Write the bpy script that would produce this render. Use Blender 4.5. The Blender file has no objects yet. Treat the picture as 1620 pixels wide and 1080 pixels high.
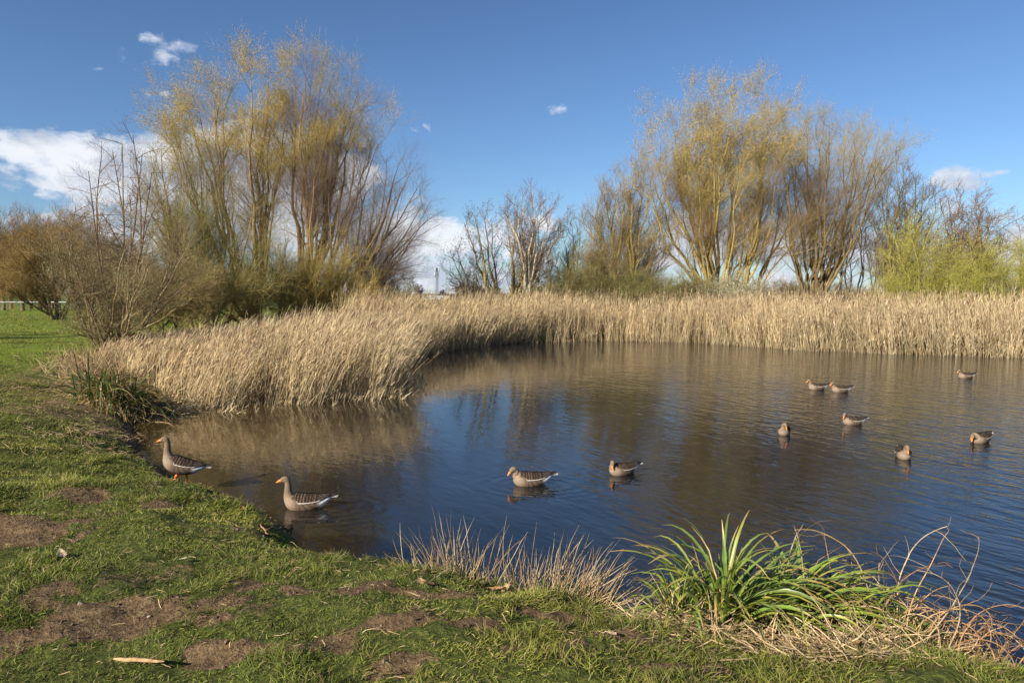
import bpy, math
import numpy as np
from math import radians as R, pi

rng = np.random.default_rng(7)
C = bpy.context.scene.collection
sc = bpy.context.scene

# ------------------------------------------------------------------ camera
CAMH, F = 2.9, 1080.0
PITCH = math.atan(72.0 / 1080.0)
cp, sp = math.cos(PITCH), math.sin(PITCH)
cam_d = bpy.data.cameras.new("camera")
cam = bpy.data.objects.new("camera", cam_d)
C.objects.link(cam)
cam_d.sensor_width = 36.0
cam_d.lens = 24.0
cam_d.clip_start = 0.05
cam_d.clip_end = 6000
cam.location = (0, 0, CAMH)
cam.rotation_euler = (pi / 2 - PITCH, 0, 0)
sc.camera = cam

# ------------------------------------------------------------------ sun, sky, exposure
SUN_EL, SUN_AZ = R(27), R(-136)          # azimuth clockwise from +Y (the view): behind and to the left
sun_d = bpy.data.lights.new("sun", 'SUN')
sun_d.energy = 5.0
sun_d.angle = R(0.5)
sun_d.color = (1.0, 0.90, 0.76)
sun = bpy.data.objects.new("sun", sun_d)
C.objects.link(sun)
sun.rotation_euler = (pi / 2 - SUN_EL, 0, pi - SUN_AZ)   # lamp's -Z points away from the sun
SUNV = np.array([math.sin(SUN_AZ) * math.cos(SUN_EL), math.cos(SUN_AZ) * math.cos(SUN_EL), math.sin(SUN_EL)])
from mathutils import Vector
sun.rotation_euler = Vector(SUNV).to_track_quat('Z', 'Y').to_euler()
sc.view_settings.view_transform = 'Standard'
sc.view_settings.look = 'None'
sc.view_settings.gamma = 1
sc.view_settings.exposure = 0.80


def raydir(u, v):
    x = (u - 810) / F
    y = (540 - v) / F
    return np.array([x, cp + y * sp, -sp + y * cp])


def PZ(u, v, z=0.0):
    d = raydir(u, v)
    return np.array([0, 0, CAMH]) + d * ((z - CAMH) / d[2])


def PD(u, v, y):
    d = raydir(u, v)
    return np.array([0, 0, CAMH]) + d * (y / d[1])


def azel(u, v):
    d = raydir(u, v)
    d = d / np.linalg.norm(d)
    return math.atan2(d[0], d[1]), math.asin(d[2])


world = bpy.data.worlds.new("World")
sc.world = world
world.use_nodes = True


class NT:
    """small helper for wiring nodes"""
    def __init__(s, tree):
        s.t = tree
        s.t.nodes.clear()

    def n(s, typ, **kw):
        nd = s.t.nodes.new(typ)
        for k, v in kw.items():
            if hasattr(nd, k):
                setattr(nd, k, v)
            else:
                nd.inputs[k].default_value = v
        return nd

    def put(s, sock, v):
        if isinstance(v, bpy.types.NodeSocket):
            s.t.links.new(v, sock)
        else:
            sock.default_value = v

    def m(s, op, a, b=0.0, c=None, clamp=False):
        nd = s.t.nodes.new('ShaderNodeMath')
        nd.operation = op
        nd.use_clamp = clamp
        s.put(nd.inputs[0], a)
        s.put(nd.inputs[1], b)
        if c is not None:
            s.put(nd.inputs[2], c)
        return nd.outputs[0]

    def ramp(s, x, a, b, lo=0.0, hi=1.0, smooth=True):
        nd = s.t.nodes.new('ShaderNodeMapRange')
        nd.interpolation_type = 'SMOOTHSTEP' if smooth else 'LINEAR'
        s.put(nd.inputs['Value'], x)
        nd.inputs['From Min'].default_value = a
        nd.inputs['From Max'].default_value = b
        nd.inputs['To Min'].default_value = lo
        nd.inputs['To Max'].default_value = hi
        return nd.outputs['Result']

    def mix(s, f, a, b, blend='MIX'):
        nd = s.t.nodes.new('ShaderNodeMix')
        nd.data_type = 'RGBA'
        nd.blend_type = blend
        s.put(nd.inputs[0], f)
        for sock, v in ((nd.inputs[6], a), (nd.inputs[7], b)):
            if isinstance(v, (tuple, list)) and len(v) == 3:
                v = (*v, 1)
            s.put(sock, v)
        return nd.outputs[2]

    def noise(s, vec, scale, detail=4, rough=0.5, dist=0.0):
        nd = s.t.nodes.new('ShaderNodeTexNoise')
        if vec is not None:
            s.put(nd.inputs['Vector'], vec)
        nd.inputs['Scale'].default_value = scale
        nd.inputs['Detail'].default_value = detail
        nd.inputs['Roughness'].default_value = rough
        nd.inputs['Distortion'].default_value = dist
        return nd.outputs[0]

    def mapping(s, vec, loc=(0, 0, 0), rot=(0, 0, 0), scale=(1, 1, 1)):
        nd = s.t.nodes.new('ShaderNodeMapping')
        s.put(nd.inputs['Vector'], vec)
        nd.inputs['Location'].default_value = loc
        nd.inputs['Rotation'].default_value = rot
        nd.inputs['Scale'].default_value = scale
        return nd.outputs[0]


w = NT(world.node_tree)
sky = w.n('ShaderNodeTexSky', sky_type='NISHITA')
sky.sun_disc = False
sky.sun_elevation = SUN_EL
sky.sun_rotation = SUN_AZ
sky.altitude = 0
sky.air_density = 1.0
sky.dust_density = 0.4
sky.ozone_density = 2.5
co = w.n('ShaderNodeTexCoord').outputs['Generated']
sep = w.n('ShaderNodeSeparateXYZ')
w.put(sep.inputs[0], co)
AZ = w.m('ARCTAN2', sep.outputs[0], sep.outputs[1])
EL = w.m('ARCSINE', sep.outputs[2])
# cloud banks: (u, v, half width, half height, weight)
BL = [(35, 238, 50, 22, .8), (100, 235, 70, 24, 1.0), (175, 225, 60, 26, .9), (10, 285, 30, 26, .7), (95, 285, 48, 30, 1.), (165, 270, 85, 52, 1.35),
      (250, 270, 80, 58, 1.7), (330, 270, 75, 54, 1.7), (400, 262, 75, 52, 1.7), (455, 262, 75, 50, 1.6), (520, 290, 75, 50, 1.5),
      (570, 300, 50, 40, .7), (440, 340, 130, 70, 1.2), (300, 350, 140, 60, .9), (560, 390, 130, 70, 1.2), (130, 345, 90, 26, .7), (20, 340, 40, 16, .5),
      (670, 390, 75, 40, 1.2), (730, 400, 70, 40, 1.0), (640, 430, 140, 46, 1.1), (760, 435, 150, 44, 1.0), (800, 375, 50, 30, .8), (840, 350, 30, 18, .6),
      (256, 76, 36, 24, .52), (192, 86, 8, 12, .4), (236, 154, 8, 8, .5), (262, 152, 12, 8, .5), (82, 201, 16, 7, .4), (880, 174, 11, 7, .28), (680, 202, 20, 9, .38), (130, 105, 26, 12, .3),
      (1080, 365, 40, 30, 1.1), (1110, 400, 100, 44, 1.0), (1250, 385, 130, 50, 1.0), (1340, 410, 110, 50, 1.0), (1000, 430, 130, 30, .6), (1180, 440, 160, 40, .7),
      (1525, 281, 52, 20, 1.3), (1572, 272, 30, 10, .8), (1500, 290, 22, 10, .6), (1560, 318, 44, 12, .5), (1505, 320, 34, 16, .6), (1580, 345, 24, 10, .6), (1440, 400, 90, 40, .6),
      (1640, 375, 50, 30, 1.), (1600, 400, 80, 30, .7), (900, 440, 80, 25, .6), (1420, 445, 250, 26, .7), (-80, 300, 80, 60, 1.), (1800, 380, 140, 60, 1.), (-250, 330, 120, 60, .9)]
cur = None
for (u, v, hu, hv, wt) in BL:
    a0, e0 = azel(u, v)
    a1, _ = azel(u + hu, v)
    _, e1 = azel(u, v - hv)
    dx = w.m('MULTIPLY', w.m('SUBTRACT', AZ, a0), 1 / abs(a1 - a0))
    dy = w.m('MULTIPLY', w.m('SUBTRACT', EL, e0), 1 / abs(e1 - e0))
    d2 = w.m('ADD', w.m('MULTIPLY', dx, dx), w.m('MULTIPLY', dy, dy))
    g = w.m('MULTIPLY', w.m('SUBTRACT', 1.0, w.m('MULTIPLY', d2, 0.5)), wt)
    cur = g if cur is None else w.m('MAXIMUM', cur, g)
cm = w.mapping(co, scale=(1, 1, 1.7))
n1 = w.noise(cm, 9, 9, 0.58, 0.15)
n3 = w.noise(cm, 34, 6, 0.6, 0.3)
cm2 = w.mapping(co, loc=(0.03, 0.0, -0.05), scale=(1, 1, 1.7))
n2 = w.noise(cm2, 9, 9, 0.58, 0.15)
cd = w.m('ADD', w.m('MAXIMUM', cur, -1.0), w.m('MULTIPLY', w.m('SUBTRACT', n1, 0.5), 3.0))
cd = w.m('ADD', cd, w.m('MULTIPLY', w.m('SUBTRACT', n3, 0.5), 2.0))
dens = w.ramp(cd, 0.24, 0.95)
thick = w.ramp(cd, 0.5, 1.5)
lit = w.ramp(w.m('SUBTRACT', n1, n2), -0.13, 0.13, 0.0, 1.0)
skc = w.mix(1.0, sky.outputs[0], (0.80, 0.98, 1.20), 'MULTIPLY')
ccol = w.mix(lit, (4.6, 5.2, 6.3), (8.8, 9.0, 9.4))
ccol = w.mix(w.m('MULTIPLY', w.m('SUBTRACT', 1.0, thick), 0.35), ccol, (6.6, 7.6, 9.2))
skc = w.mix(w.ramp(EL, 0.08, 0.75), skc, w.mix(1.0, skc, (0.74, 0.76, 0.82), 'MULTIPLY'))
out = w.mix(w.m('MULTIPLY', dens, 0.93), skc, ccol)
bg = w.n('ShaderNodeBackground')
w.put(bg.inputs[0], out)
bg.inputs[1].default_value = 0.062
wo = w.n('ShaderNodeOutputWorld')
w.t.links.new(bg.outputs[0], wo.inputs[0])
world.cycles.sampling_method = 'MANUAL'
world.cycles.sample_map_resolution = 512


# ------------------------------------------------------------------ helpers
def nrm(a):
    return a / np.maximum(np.linalg.norm(a, axis=-1, keepdims=True), 1e-9)


_hn = np.random.default_rng(99).random((256, 256))


def vnoise(x, y):
    """smooth value noise in 0..1"""
    xi, yi = np.floor(x).astype(int), np.floor(y).astype(int)
    fx, fy = x - xi, y - yi
    fx, fy = fx * fx * (3 - 2 * fx), fy * fy * (3 - 2 * fy)
    g = lambda a, b: _hn[a % 256, b % 256]
    return (g(xi, yi) * (1 - fx) + g(xi + 1, yi) * fx) * (1 - fy) + (g(xi, yi + 1) * (1 - fx) + g(xi + 1, yi + 1) * fx) * fy


def fbm(x, y, o=4):
    s, a, t = 0, 0.5, 0
    for i in range(o):
        s = s + a * vnoise(x + 17.3 * i, y + 9.1 * i)
        t += a
        x, y, a = x * 2.03, y * 2.03, a * 0.5
    return s / t


class M:
    """collects verts / faces / vertex colours and links them as ONE mesh object"""
    def __init__(s):
        s.v, s.c, s.f, s.n = [], [], [], 0

    def add(s, verts, faces, col):
        verts = np.asarray(verts, float).reshape(-1, 3)
        faces = np.asarray(faces, int)
        col = np.broadcast_to(np.asarray(col, float), (len(verts), 3))
        s.v.append(verts)
        s.c.append(col)
        s.f.append(faces + s.n)
        s.n += len(verts)

    def tube(s, P, Rr, sides=3, col=(1, 1, 1), width_axis=None):
        """P (N,K,3) points, Rr (N,K) radii, col (3,) / (N,3) / (N,K,3). sides 2 = flat leaf, -3 = V-folded leaf"""
        P = np.asarray(P, float)
        N, K = P.shape[:2]
        if N == 0:
            return
        T = nrm(np.gradient(P, axis=1))
        ref = rng.normal(size=(N, 1, 3)) if width_axis is None else np.asarray(width_axis).reshape(-1, 1, 3)
        ref = ref + 0 * T
        a = nrm(ref - (ref * T).sum(-1, keepdims=True) * T)
        b = np.cross(T, a)
        Rr = np.broadcast_to(np.asarray(Rr, float), (N, K))[..., None]
        if sides == 2:
            ring = np.stack([P - a * Rr, P + a * Rr], 2)
        elif sides == -3:
            ring = np.stack([P - a * Rr, P - b * Rr * 0.45, P + a * Rr], 2)
        else:
            ring = np.stack([P + Rr * (a * math.cos(2 * pi * i / sides) + b * math.sin(2 * pi * i / sides)) for i in range(sides)], 2)
        S = ring.shape[2]
        col = np.asarray(col, float)
        if col.ndim == 1:
            col = np.broadcast_to(col, (N, K, S, 3))
        elif col.ndim == 2:
            col = np.broadcast_to(col[:, None, None], (N, K, S, 3))
        else:
            col = np.broadcast_to(col[:, :, None], (N, K, S, 3))
        base = np.arange(N)[:, None, None] * K * S + np.arange(K - 1)[None, :, None] * S
        nq = S if sides > 2 else S - 1
        i = np.arange(nq)[None, None, :]
        j = (i + 1) % S
        f = np.stack([base + i, base + j, base + S + j, base + S + i], -1).reshape(-1, 4)
        s.add(ring.reshape(-1, 3), f, col.reshape(-1, 3))

    def build(s, name, mat, parent=None, smooth=True):
        me = bpy.data.meshes.new(name)
        V = np.concatenate(s.v)
        Cc = np.concatenate(s.c)
        nf = sum(len(f) for f in s.f)
        loops = np.concatenate([f.ravel() for f in s.f])
        tot = np.concatenate([np.full(len(f), f.shape[1]) for f in s.f])
        me.vertices.add(len(V))
        me.vertices.foreach_set("co", V.ravel().astype(np.float32))
        me.loops.add(len(loops))
        me.loops.foreach_set("vertex_index", loops.astype(np.int32))
        me.polygons.add(nf)
        me.polygons.foreach_set("loop_start", np.concatenate([[0], np.cumsum(tot)[:-1]]).astype(np.int32))
        me.polygons.foreach_set("loop_total", tot.astype(np.int32))
        me.polygons.foreach_set("use_smooth", np.full(nf, smooth))
        at = me.color_attributes.new("Col", 'FLOAT_COLOR', 'POINT')
        at.data.foreach_set("color", np.concatenate([Cc, np.ones((len(Cc), 1))], 1).ravel().astype(np.float32))
        me.update(calc_edges=True)
        me.materials.append(mat)
        o = bpy.data.objects.new(name, me)
        C.objects.link(o)
        if parent is not None:
            o.parent = parent
        return o

    def build_at(s, name, mat, origin, parent=None, smooth=True):
        """same, with the verts given in world space and the object's origin moved to `origin`"""
        og = np.asarray(origin, float)
        s.v = [v - og for v in s.v]
        o = s.build(name, mat, parent, smooth)
        if parent is None:
            o.location = og
        return o


def tag(o, label=None, cat=None, group=None, kind=None):
    if label:
        o['label'] = label
    if cat:
        o['category'] = cat
    if group:
        o['group'] = group
    if kind:
        o['kind'] = kind
    return o


def thing(name, loc, label, cat, group=None):
    o = bpy.data.objects.new(name, None)
    o.empty_display_size = 0.2
    C.objects.link(o)
    o.location = tuple(float(x) for x in loc)
    return tag(o, label, cat, group)


def vmat(name, rough=0.7, var=0.3, nscale=30, transl=0.0, spec=0.3, bump=0.0, bscale=60):
    m = bpy.data.materials.new(name)
    m.use_nodes = True
    t = NT(m.node_tree)
    at = t.n('ShaderNodeVertexColor', layer_name="Col")
    oc = t.n('ShaderNodeTexCoord').outputs['Object']
    nz = t.noise(oc, nscale, 3, 0.6)
    f = t.ramp(nz, 0.3, 0.7, 1 - var, 1 + var)
    colr = t.mix(1.0, at.outputs[0], f, 'MULTIPLY')
    p = t.n('ShaderNodeBsdfPrincipled')
    t.put(p.inputs['Base Color'], colr)
    p.inputs['Roughness'].default_value = rough
    p.inputs['Specular IOR Level'].default_value = spec
    o = t.n('ShaderNodeOutputMaterial')
    last = p.outputs[0]
    if bump:
        b = t.n('ShaderNodeBump')
        b.inputs['Strength'].default_value = 1
        b.inputs['Distance'].default_value = bump
        t.put(b.inputs['Height'], t.noise(oc, bscale, 4, 0.6))
        t.t.links.new(b.outputs[0], p.inputs['Normal'])
    if transl:
        tr = t.n('ShaderNodeBsdfTranslucent')
        t.put(tr.inputs[0], colr)
        mx = t.n('ShaderNodeMixShader')
        mx.inputs[0].default_value = transl
        t.t.links.new(last, mx.inputs[1])
        t.t.links.new(tr.outputs[0], mx.inputs[2])
        last = mx.outputs[0]
    t.t.links.new(last, o.inputs[0])
    return m


MAT_BARK = vmat("bark", 0.85, 0.35, 9, bump=0.01, bscale=25)
MAT_TWIG = vmat("twigs", 0.7, 0.2, 2.0)
MAT_REED = vmat("reed_straw", 0.6, 0.22, 1.2, transl=0.35)
MAT_GRASS = vmat("grass_blades", 0.55, 0.25, 2.0, transl=0.3)
MAT_SEDGE = vmat("sedge_leaf", 0.38, 0.2, 14, transl=0.2, spec=0.5)
MAT_DRY = vmat("dry_stems", 0.65, 0.3, 25, transl=0.1)
MAT_LEAF = vmat("fallen_leaf", 0.6, 0.3, 60, transl=0.15)
MAT_FEATHER = vmat("feathers", 0.8, 0.14, 45, spec=0.08, bump=0.002, bscale=120)
MAT_BILL = vmat("bill_and_legs", 0.4, 0.1, 20)
MAT_EYE = vmat("eye", 0.1, 0.0, 5, spec=0.6)
MAT_METAL = vmat("painted_metal", 0.5, 0.15, 3)
MAT_SHED = vmat("shed_boards", 0.7, 0.2, 3)
MAT_WOOD = vmat("stick_wood", 0.8, 0.3, 40, bump=0.003, bscale=80)

# ------------------------------------------------------------------ terrain
SH = [tuple(PZ(*p)[:2]) for p in [(205, 668), (212, 700), (235, 730), (270, 760), (325, 790), (395, 815), (440, 842), (478, 872)]]
SH += [(-1.95, 6.95), (-1.7, 6.3), (-1.25, 5.75), (-0.6, 5.45), (0.1, 5.2), (0.8, 5.0), (1.5, 4.65), (2.35, 4.5), (3.0, 4.05), (3.6, 3.2), (3.8, 2.0), (3.9, 1.0), (4.2, -2),
       (7, -7), (16, -12), (32, -10), (42, 2), (41, 18), (33, 28)]
SH += [(24.2, 32.6), (20, 34.3), (16.3, 36.6), (13.9, 39.2), (11.2, 42.8), (6, 44.5), (-0.4, 41.7), (-3.6, 38), (-5.6, 34), (-6.5, 30), (-6.2, 25), (-5.4, 22), (-7, 19.6), (-9.2, 18.3), (-9.6, 17.2)]
POND = np.array(SH)


def sdf(x, y, poly):
    """signed distance to polygon, negative inside"""
    x, y = np.asarray(x, float), np.asarray(y, float)
    d = np.full(x.shape, 1e18)
    ins = np.zeros(x.shape, bool)
    n = len(poly)
    for i in range(n):
        x0, y0 = poly[i]
        x1, y1 = poly[(i + 1) % n]
        ex, ey = x1 - x0, y1 - y0
        t = np.clip(((x - x0) * ex + (y - y0) * ey) / (ex * ex + ey * ey), 0, 1)
        d = np.minimum(d, (x - x0 - t * ex) ** 2 + (y - y0 - t * ey) ** 2)
        if y0 != y1:
            cr = ((y0 > y) != (y1 > y)) & (x < (x1 - x0) * (y - y0) / (y1 - y0) + x0)
            ins ^= cr
    d = np.sqrt(d)
    return np.where(ins, -d, d)


def sst(a, b, x):
    t = np.clip((x - a) / (b - a), 0, 1)
    return t * t * (3 - 2 * t)


def hgt(x, y, fine=True):
    x, y = np.asarray(x, float), np.asarray(y, float)
    s = sdf(x, y, POND)
    far = sst(14, 40, y)
    top = 1.2 * (1 - far) + 0.75 * far
    wd = 0.55 + 2.6 * sst(5.9, 8.5, y) + 1.5 * sst(3, 1, y) * (x > 1.5)
    if fine:
        s = s + (fbm(x * 1.1, y * 1.1, 3) - 0.5) * 0.45 * sst(26, 10, y)
    sp_ = np.maximum(s, 0)
    land = (top - .12) * (1 - np.exp(-sp_ / wd)) + .12 * (1 - np.exp(-sp_ / .15))
    wat = -0.7 * (1 - np.exp(np.minimum(s, 0) / 1.2))
    h = np.where(s > 0, land, wat)
    r = np.hypot(x, y)
    L = sst(0.0, 1.2, s)
    h = h + L * (fbm(x * 0.35, y * 0.35, 3) - 0.5) * 0.30 * sst(200, 20, r)
    if fine:
        h = h + (0.25 + 0.75 * L) * (fbm(x * 2.0 + 5, y * 2.6, 4) - 0.5) * 0.18 * sst(60, 12, r)
    h = h + 2.2 * sst(140, 600, r) + 7 * sst(600, 2500, r)
    return h


# soil patches (u, v in the photo -> ground), then world radii
PATCH = [(215, 975, .62, .34), (150, 1000, .25, .12), (20, 850, .55, .35), (395, 915, .22, .12), (610, 1000, .28, .13), (520, 1035, .3, .13), (800, 1035, .22, .13), (640, 1065, .25, .10), (870, 965, .3, .07), (700, 945, .3, .06),
         (590, 935, .3, .1), (60, 735, .5, .2), (250, 800, .3, .15), (330, 960, .25, .12), (470, 935, .22, .1), (760, 1000, .25, .08), (360, 1030, .4, .12), (930, 1040, .25, .15), (1080, 1060, .4, .1), (40, 1020, .3, .15), (120, 790, .4, .2), (1000, 1000, .3, .12)]
PW = [(PZ(u, v, 1.15)[0], PZ(u, v, 1.15)[1], a, b) for (u, v, a, b) in PATCH]


def bare(x, y):
    """0 = turf, 1 = bare soil"""
    x, y = np.asarray(x, float), np.asarray(y, float)
    n = fbm(x * 3.1, y * 3.1, 4)
    n9 = fbm(x * 11, y * 11, 3)
    b = np.zeros(x.shape)
    for (px, py, a, c) in PW:
        d = np.sqrt(((x - px) / a / .78) ** 2 + ((y - py) / c / .9) ** 2)
        b = np.maximum(b, sst(1.15, 0.45, d + (n - 0.5) * 2.2 + (n9 - .5) * 1.5))
    n2 = fbm(x * 1.3 + 40, y * 1.9 + 11, 4)
    b = np.maximum(b, sst(0.62, 0.75, n2 + (n9 - .5) * .3) * 0.5 * sst(30, 14, y))
    s = sdf(x, y, POND)
    near = sst(0.32, 0.08, s + (n - 0.5) * 0.3)
    b = np.maximum(b, near)
    # trodden bank with old straw between the lawn and the tussock
    q = PZ(125, 625, 0.8)
    d = np.sqrt(((x - q[0]) / 1.1) ** 2 + ((y - q[1]) / 2.2) ** 2)
    b = np.maximum(b, sst(1.3, 0.5, d + (n - 0.5) * 2.2) * 0.6)
    return b


def make_ground():
    nu = 900
    u = np.linspace(-1, 1, nu)
    gx = np.sinh(u * 8.2) / math.sinh(8.2) * 3000
    v = np.linspace(0, 1, 860)
    gy = np.sinh((v - 0.13) * 8.6) / math.sinh(0.87 * 8.6) * 3300 + 4.5
    X, Y = np.meshgrid(gx, gy)
    Z = hgt(X, Y)
    B = bare(X, Y)
    Z = Z + (B * .8 + .2) * (fbm(X * 9, Y * 9, 3) - 0.5) * 0.06 * sst(25, 8, Y)
    m = M()
    n2, n1_ = X.shape
    idx = np.arange(n2 * n1_).reshape(n2, n1_)
    f = np.stack([idx[:-1, :-1], idx[:-1, 1:], idx[1:, 1:], idx[1:, :-1]], -1).reshape(-1, 4)
    # red = soil, green = straw litter, blue = underwater mud
    q = PZ(120, 600, 0.8)
    strw = sst(1.6, .4, np.sqrt(((X - q[0]) / 1.8) ** 2 + ((Y - q[1]) / 4) ** 2) + (fbm(X * 1.5, Y * 1.5) - .5) * 2)
    strw = np.maximum(strw, sst(1.4, .5, np.sqrt(((X - 1.75) / 1.1) ** 2 + ((Y - 3.75) / 0.55) ** 2) + (fbm(X * 3, Y * 3) - .5) * 1.0))
    strw = np.maximum(strw, sst(1.5, .0, sdf(X, Y, BED1)) * sst(15, 17, Y))
    col = np.stack([B, strw, sst(0.03, -0.05, Z)], -1).reshape(-1, 3)
    m.add(np.stack([X, Y, Z], -1).reshape(-1, 3), f, col)
    mt = bpy.data.materials.new("ground")
    mt.use_nodes = True
    t = NT(mt.node_tree)
    at = t.n('ShaderNodeVertexColor', layer_name="Col")
    s3 = t.n('ShaderNodeSeparateColor')
    t.put(s3.inputs[0], at.outputs[0])
    pos = t.n('ShaderNodeNewGeometry').outputs['Position']
    nA = t.noise(pos, 1.1, 6, 0.6)
    nB = t.noise(pos, 18, 6, 0.65)
    nC = t.noise(pos, 0.09, 5, 0.6)
    soil = t.mix(t.ramp(nB, 0.3, 0.7), (0.075, 0.048, 0.026), (0.25, 0.172, 0.095))
    soil = t.mix(t.ramp(nA, 0.4, 0.65, 0, .6), soil, (0.18, 0.118, 0.062))
    turf = t.mix(t.ramp(nB, 0.35, 0.65), (0.05, 0.065, 0.016), (0.13, 0.15, 0.035))
    farl = t.mix(t.ramp(nA, 0.3, 0.7), (0.115, 0.165, 0.02), (0.18, 0.225, 0.032))
    farl = t.mix(t.ramp(nC, 0.55, 0.72, 0, .6), farl, (0.16, 0.13, 0.05))
    sx = t.n('ShaderNodeSeparateXYZ')
    t.put(sx.inputs[0], pos)
    turf = t.mix(t.ramp(sx.outputs[1], 9, 24), turf, farl)
    field = t.mix(t.ramp(nC, 0.4, 0.6), (0.06, 0.12, 0.03), (0.09, 0.15, 0.04))
    turf = t.mix(t.ramp(sx.outputs[1], 120, 160), turf, field)
    c = t.mix(t.ramp(t.m('ADD', s3.outputs[0], t.m('MULTIPLY', t.m('SUBTRACT', nB, .5), 0.7)), 0.35, 0.65), turf, soil)
    straw = t.mix(t.ramp(t.noise(t.mapping(pos, scale=(1, 4, 1)), 22, 5, .7), 0.35, 0.65), (0.10, 0.065, 0.03), (0.30, 0.21, 0.11))
    c = t.mix(t.m('MULTIPLY', s3.outputs[1], t.ramp(nB, .3, .55, .3, 1)), c, straw)
    c = t.mix(s3.outputs[2], c, (0.075, 0.045, 0.018))
    p = t.n('ShaderNodeBsdfPrincipled')
    t.put(p.inputs['Base Color'], c)
    p.inputs['Roughness'].default_value = 0.95
    p.inputs['Specular IOR Level'].default_value = 0.1
    b = t.n('ShaderNodeBump')
    b.inputs['Distance'].default_value = 0.05
    t.put(b.inputs['Height'], t.m('ADD', nB, t.m('MULTIPLY', t.noise(pos, 70, 4, .6), .4)))
    t.t.links.new(b.outputs[0], p.inputs['Normal'])
    o = t.n('ShaderNodeOutputMaterial')
    t.t.links.new(p.outputs[0], o.inputs[0])
    tag(m.build("ground", mt), kind='structure')


# reed beds (world polygons): near-left promontory + long far belt
f1 = [tuple(PZ(*p)[:2]) for p in [(258, 640), (300, 645), (340, 648), (410, 640), (480, 641), (545, 634), (600, 630), (618, 622), (634, 611), (628, 597), (628, 583), (645, 568), (690, 560)]]
BED1 = np.array(f1 + [(-4.6, 38), (-9, 37), (-13.5, 31), (-14.5, 26), (-13, 21.5), (-11.3, 19.5)])
f2 = [tuple(PZ(*p)[:2]) for p in [(690, 560), (720, 553), (760, 548), (800, 545), (880, 541), (960, 539.5), (1030, 541), (1100, 543), (1150, 546), (1200, 550), (1250, 553.5), (1300, 556), (1375, 559), (1450, 562), (1540, 565), (1620, 567)]]
BED2 = np.array(f2 + [(29, 27.5), (34, 22), (39, 26), (34, 33), (27, 37), (20, 41), (15, 46), (9, 50), (3, 51), (-3, 48), (-9, 42), (-9.5, 37), (-4.6, 36)])

make_ground()


# ------------------------------------------------------------------ water
GEESE_UV = [(487, 803, 1), (842, 766, 1), (987, 749, .8), (1241, 686, .8), (1351, 671, .8), (1428, 723, 1), (1552, 699, 1), (1294, 616, .6), (1331, 620, .6), (1529, 598, .6)]


def make_water():
    m = M()
    m.add([(-14, -14, 0), (46, -14, 0), (46, 50, 0), (-14, 50, 0)], [(0, 1, 2, 3)], (1, 1, 1))
    mt = bpy.data.materials.new("water")
    mt.use_nodes = True
    t = NT(mt.node_tree)
    pos = t.n('ShaderNodeNewGeometry').outputs['Position']
    sx = t.n('ShaderNodeSeparateXYZ')
    t.put(sx.inputs[0], pos)
    # wind ruffles: short crests, stronger away from the sheltered left bank
    def dirn(ang, lx, ly):
        v = t.mapping(pos, rot=(0, 0, R(ang)), scale=(lx, ly, 1))
        v.node.vector_type = 'TEXTURE'
        return v
    a = t.noise(dirn(-62, 3.2, 1.0), 4.2, 2, 0.5, 0.5)
    b2 = t.noise(dirn(-38, 2.6, 1.0), 9.0, 2, 0.5, 0.3)
    c3 = t.noise(dirn(-10, 2.4, 1.0), 1.6, 2, 0.5, 0.4)
    gust = t.noise(t.mapping(pos, scale=(1, .6, 1)), 0.22, 3, 0.55)
    q = t.m('ADD', t.m('MULTIPLY', sx.outputs[0], 0.055), t.m('MULTIPLY', t.m('SUBTRACT', gust, .5), 1.1))
    amp = t.ramp(q, -0.15, 0.85, 0.15, 1.2)
    h = t.m('ADD', t.m('MULTIPLY', a, 1.0), t.m('MULTIPLY', b2, 0.42))
    h = t.m('ADD', h, t.m('MULTIPLY', c3, 0.5))
    h = t.m('MULTIPLY', h, amp)
    # rings and trailing wakelets round the swimming geese
    for (gu, gv, k_) in GEESE_UV:
        gx, gy, _ = PZ(gu, gv, 0)
        ex = t.m('SUBTRACT', sx.outputs[0], float(gx) + .15)
        ey = t.m('SUBTRACT', sx.outputs[1], float(gy))
        d_ = t.m('SQRT', t.m('ADD', t.m('MULTIPLY', t.m('MULTIPLY', ex, ex), .45), t.m('MULTIPLY', ey, ey)))
        dd_ = t.m('ADD', d_, t.m('MULTIPLY', a, .12))
        rg = t.m('MULTIPLY', t.m('SINE', t.m('MULTIPLY', dd_, 36)), t.ramp(d_, .25, 1.1, .045, 0))
        h = t.m('ADD', h, t.m('MULTIPLY', rg, k_))
    bp = t.n('ShaderNodeBump')
    bp.inputs['Strength'].default_value = 1.0
    bp.inputs['Distance'].default_value = 0.030
    t.put(bp.inputs['Height'], h)
    p = t.n('ShaderNodeBsdfPrincipled')
    mud = t.mix(t.ramp(t.noise(pos, 0.7, 4, .6), .35, .65), (0.009, 0.011, 0.012), (0.014, 0.015, 0.015))
    # stirred-up silt in the shallow corner under the left bank
    shal = t.m('MULTIPLY', t.ramp(sx.outputs[0], -1.5, -6.0), t.ramp(sx.outputs[1], 24, 15))
    mud = t.mix(shal, mud, (0.050, 0.034, 0.013))
    t.put(p.inputs['Base Color'], mud)
    p.inputs['Roughness'].default_value = 0.03
    p.inputs['IOR'].default_value = 1.5
    p.inputs['Specular IOR Level'].default_value = 0.5
    t.t.links.new(bp.outputs[0], p.inputs['Normal'])
    o = t.n('ShaderNodeOutputMaterial')
    t.t.links.new(p.outputs[0], o.inputs[0])
    tag(m.build("water", mt), kind='structure')


make_water()


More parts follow.
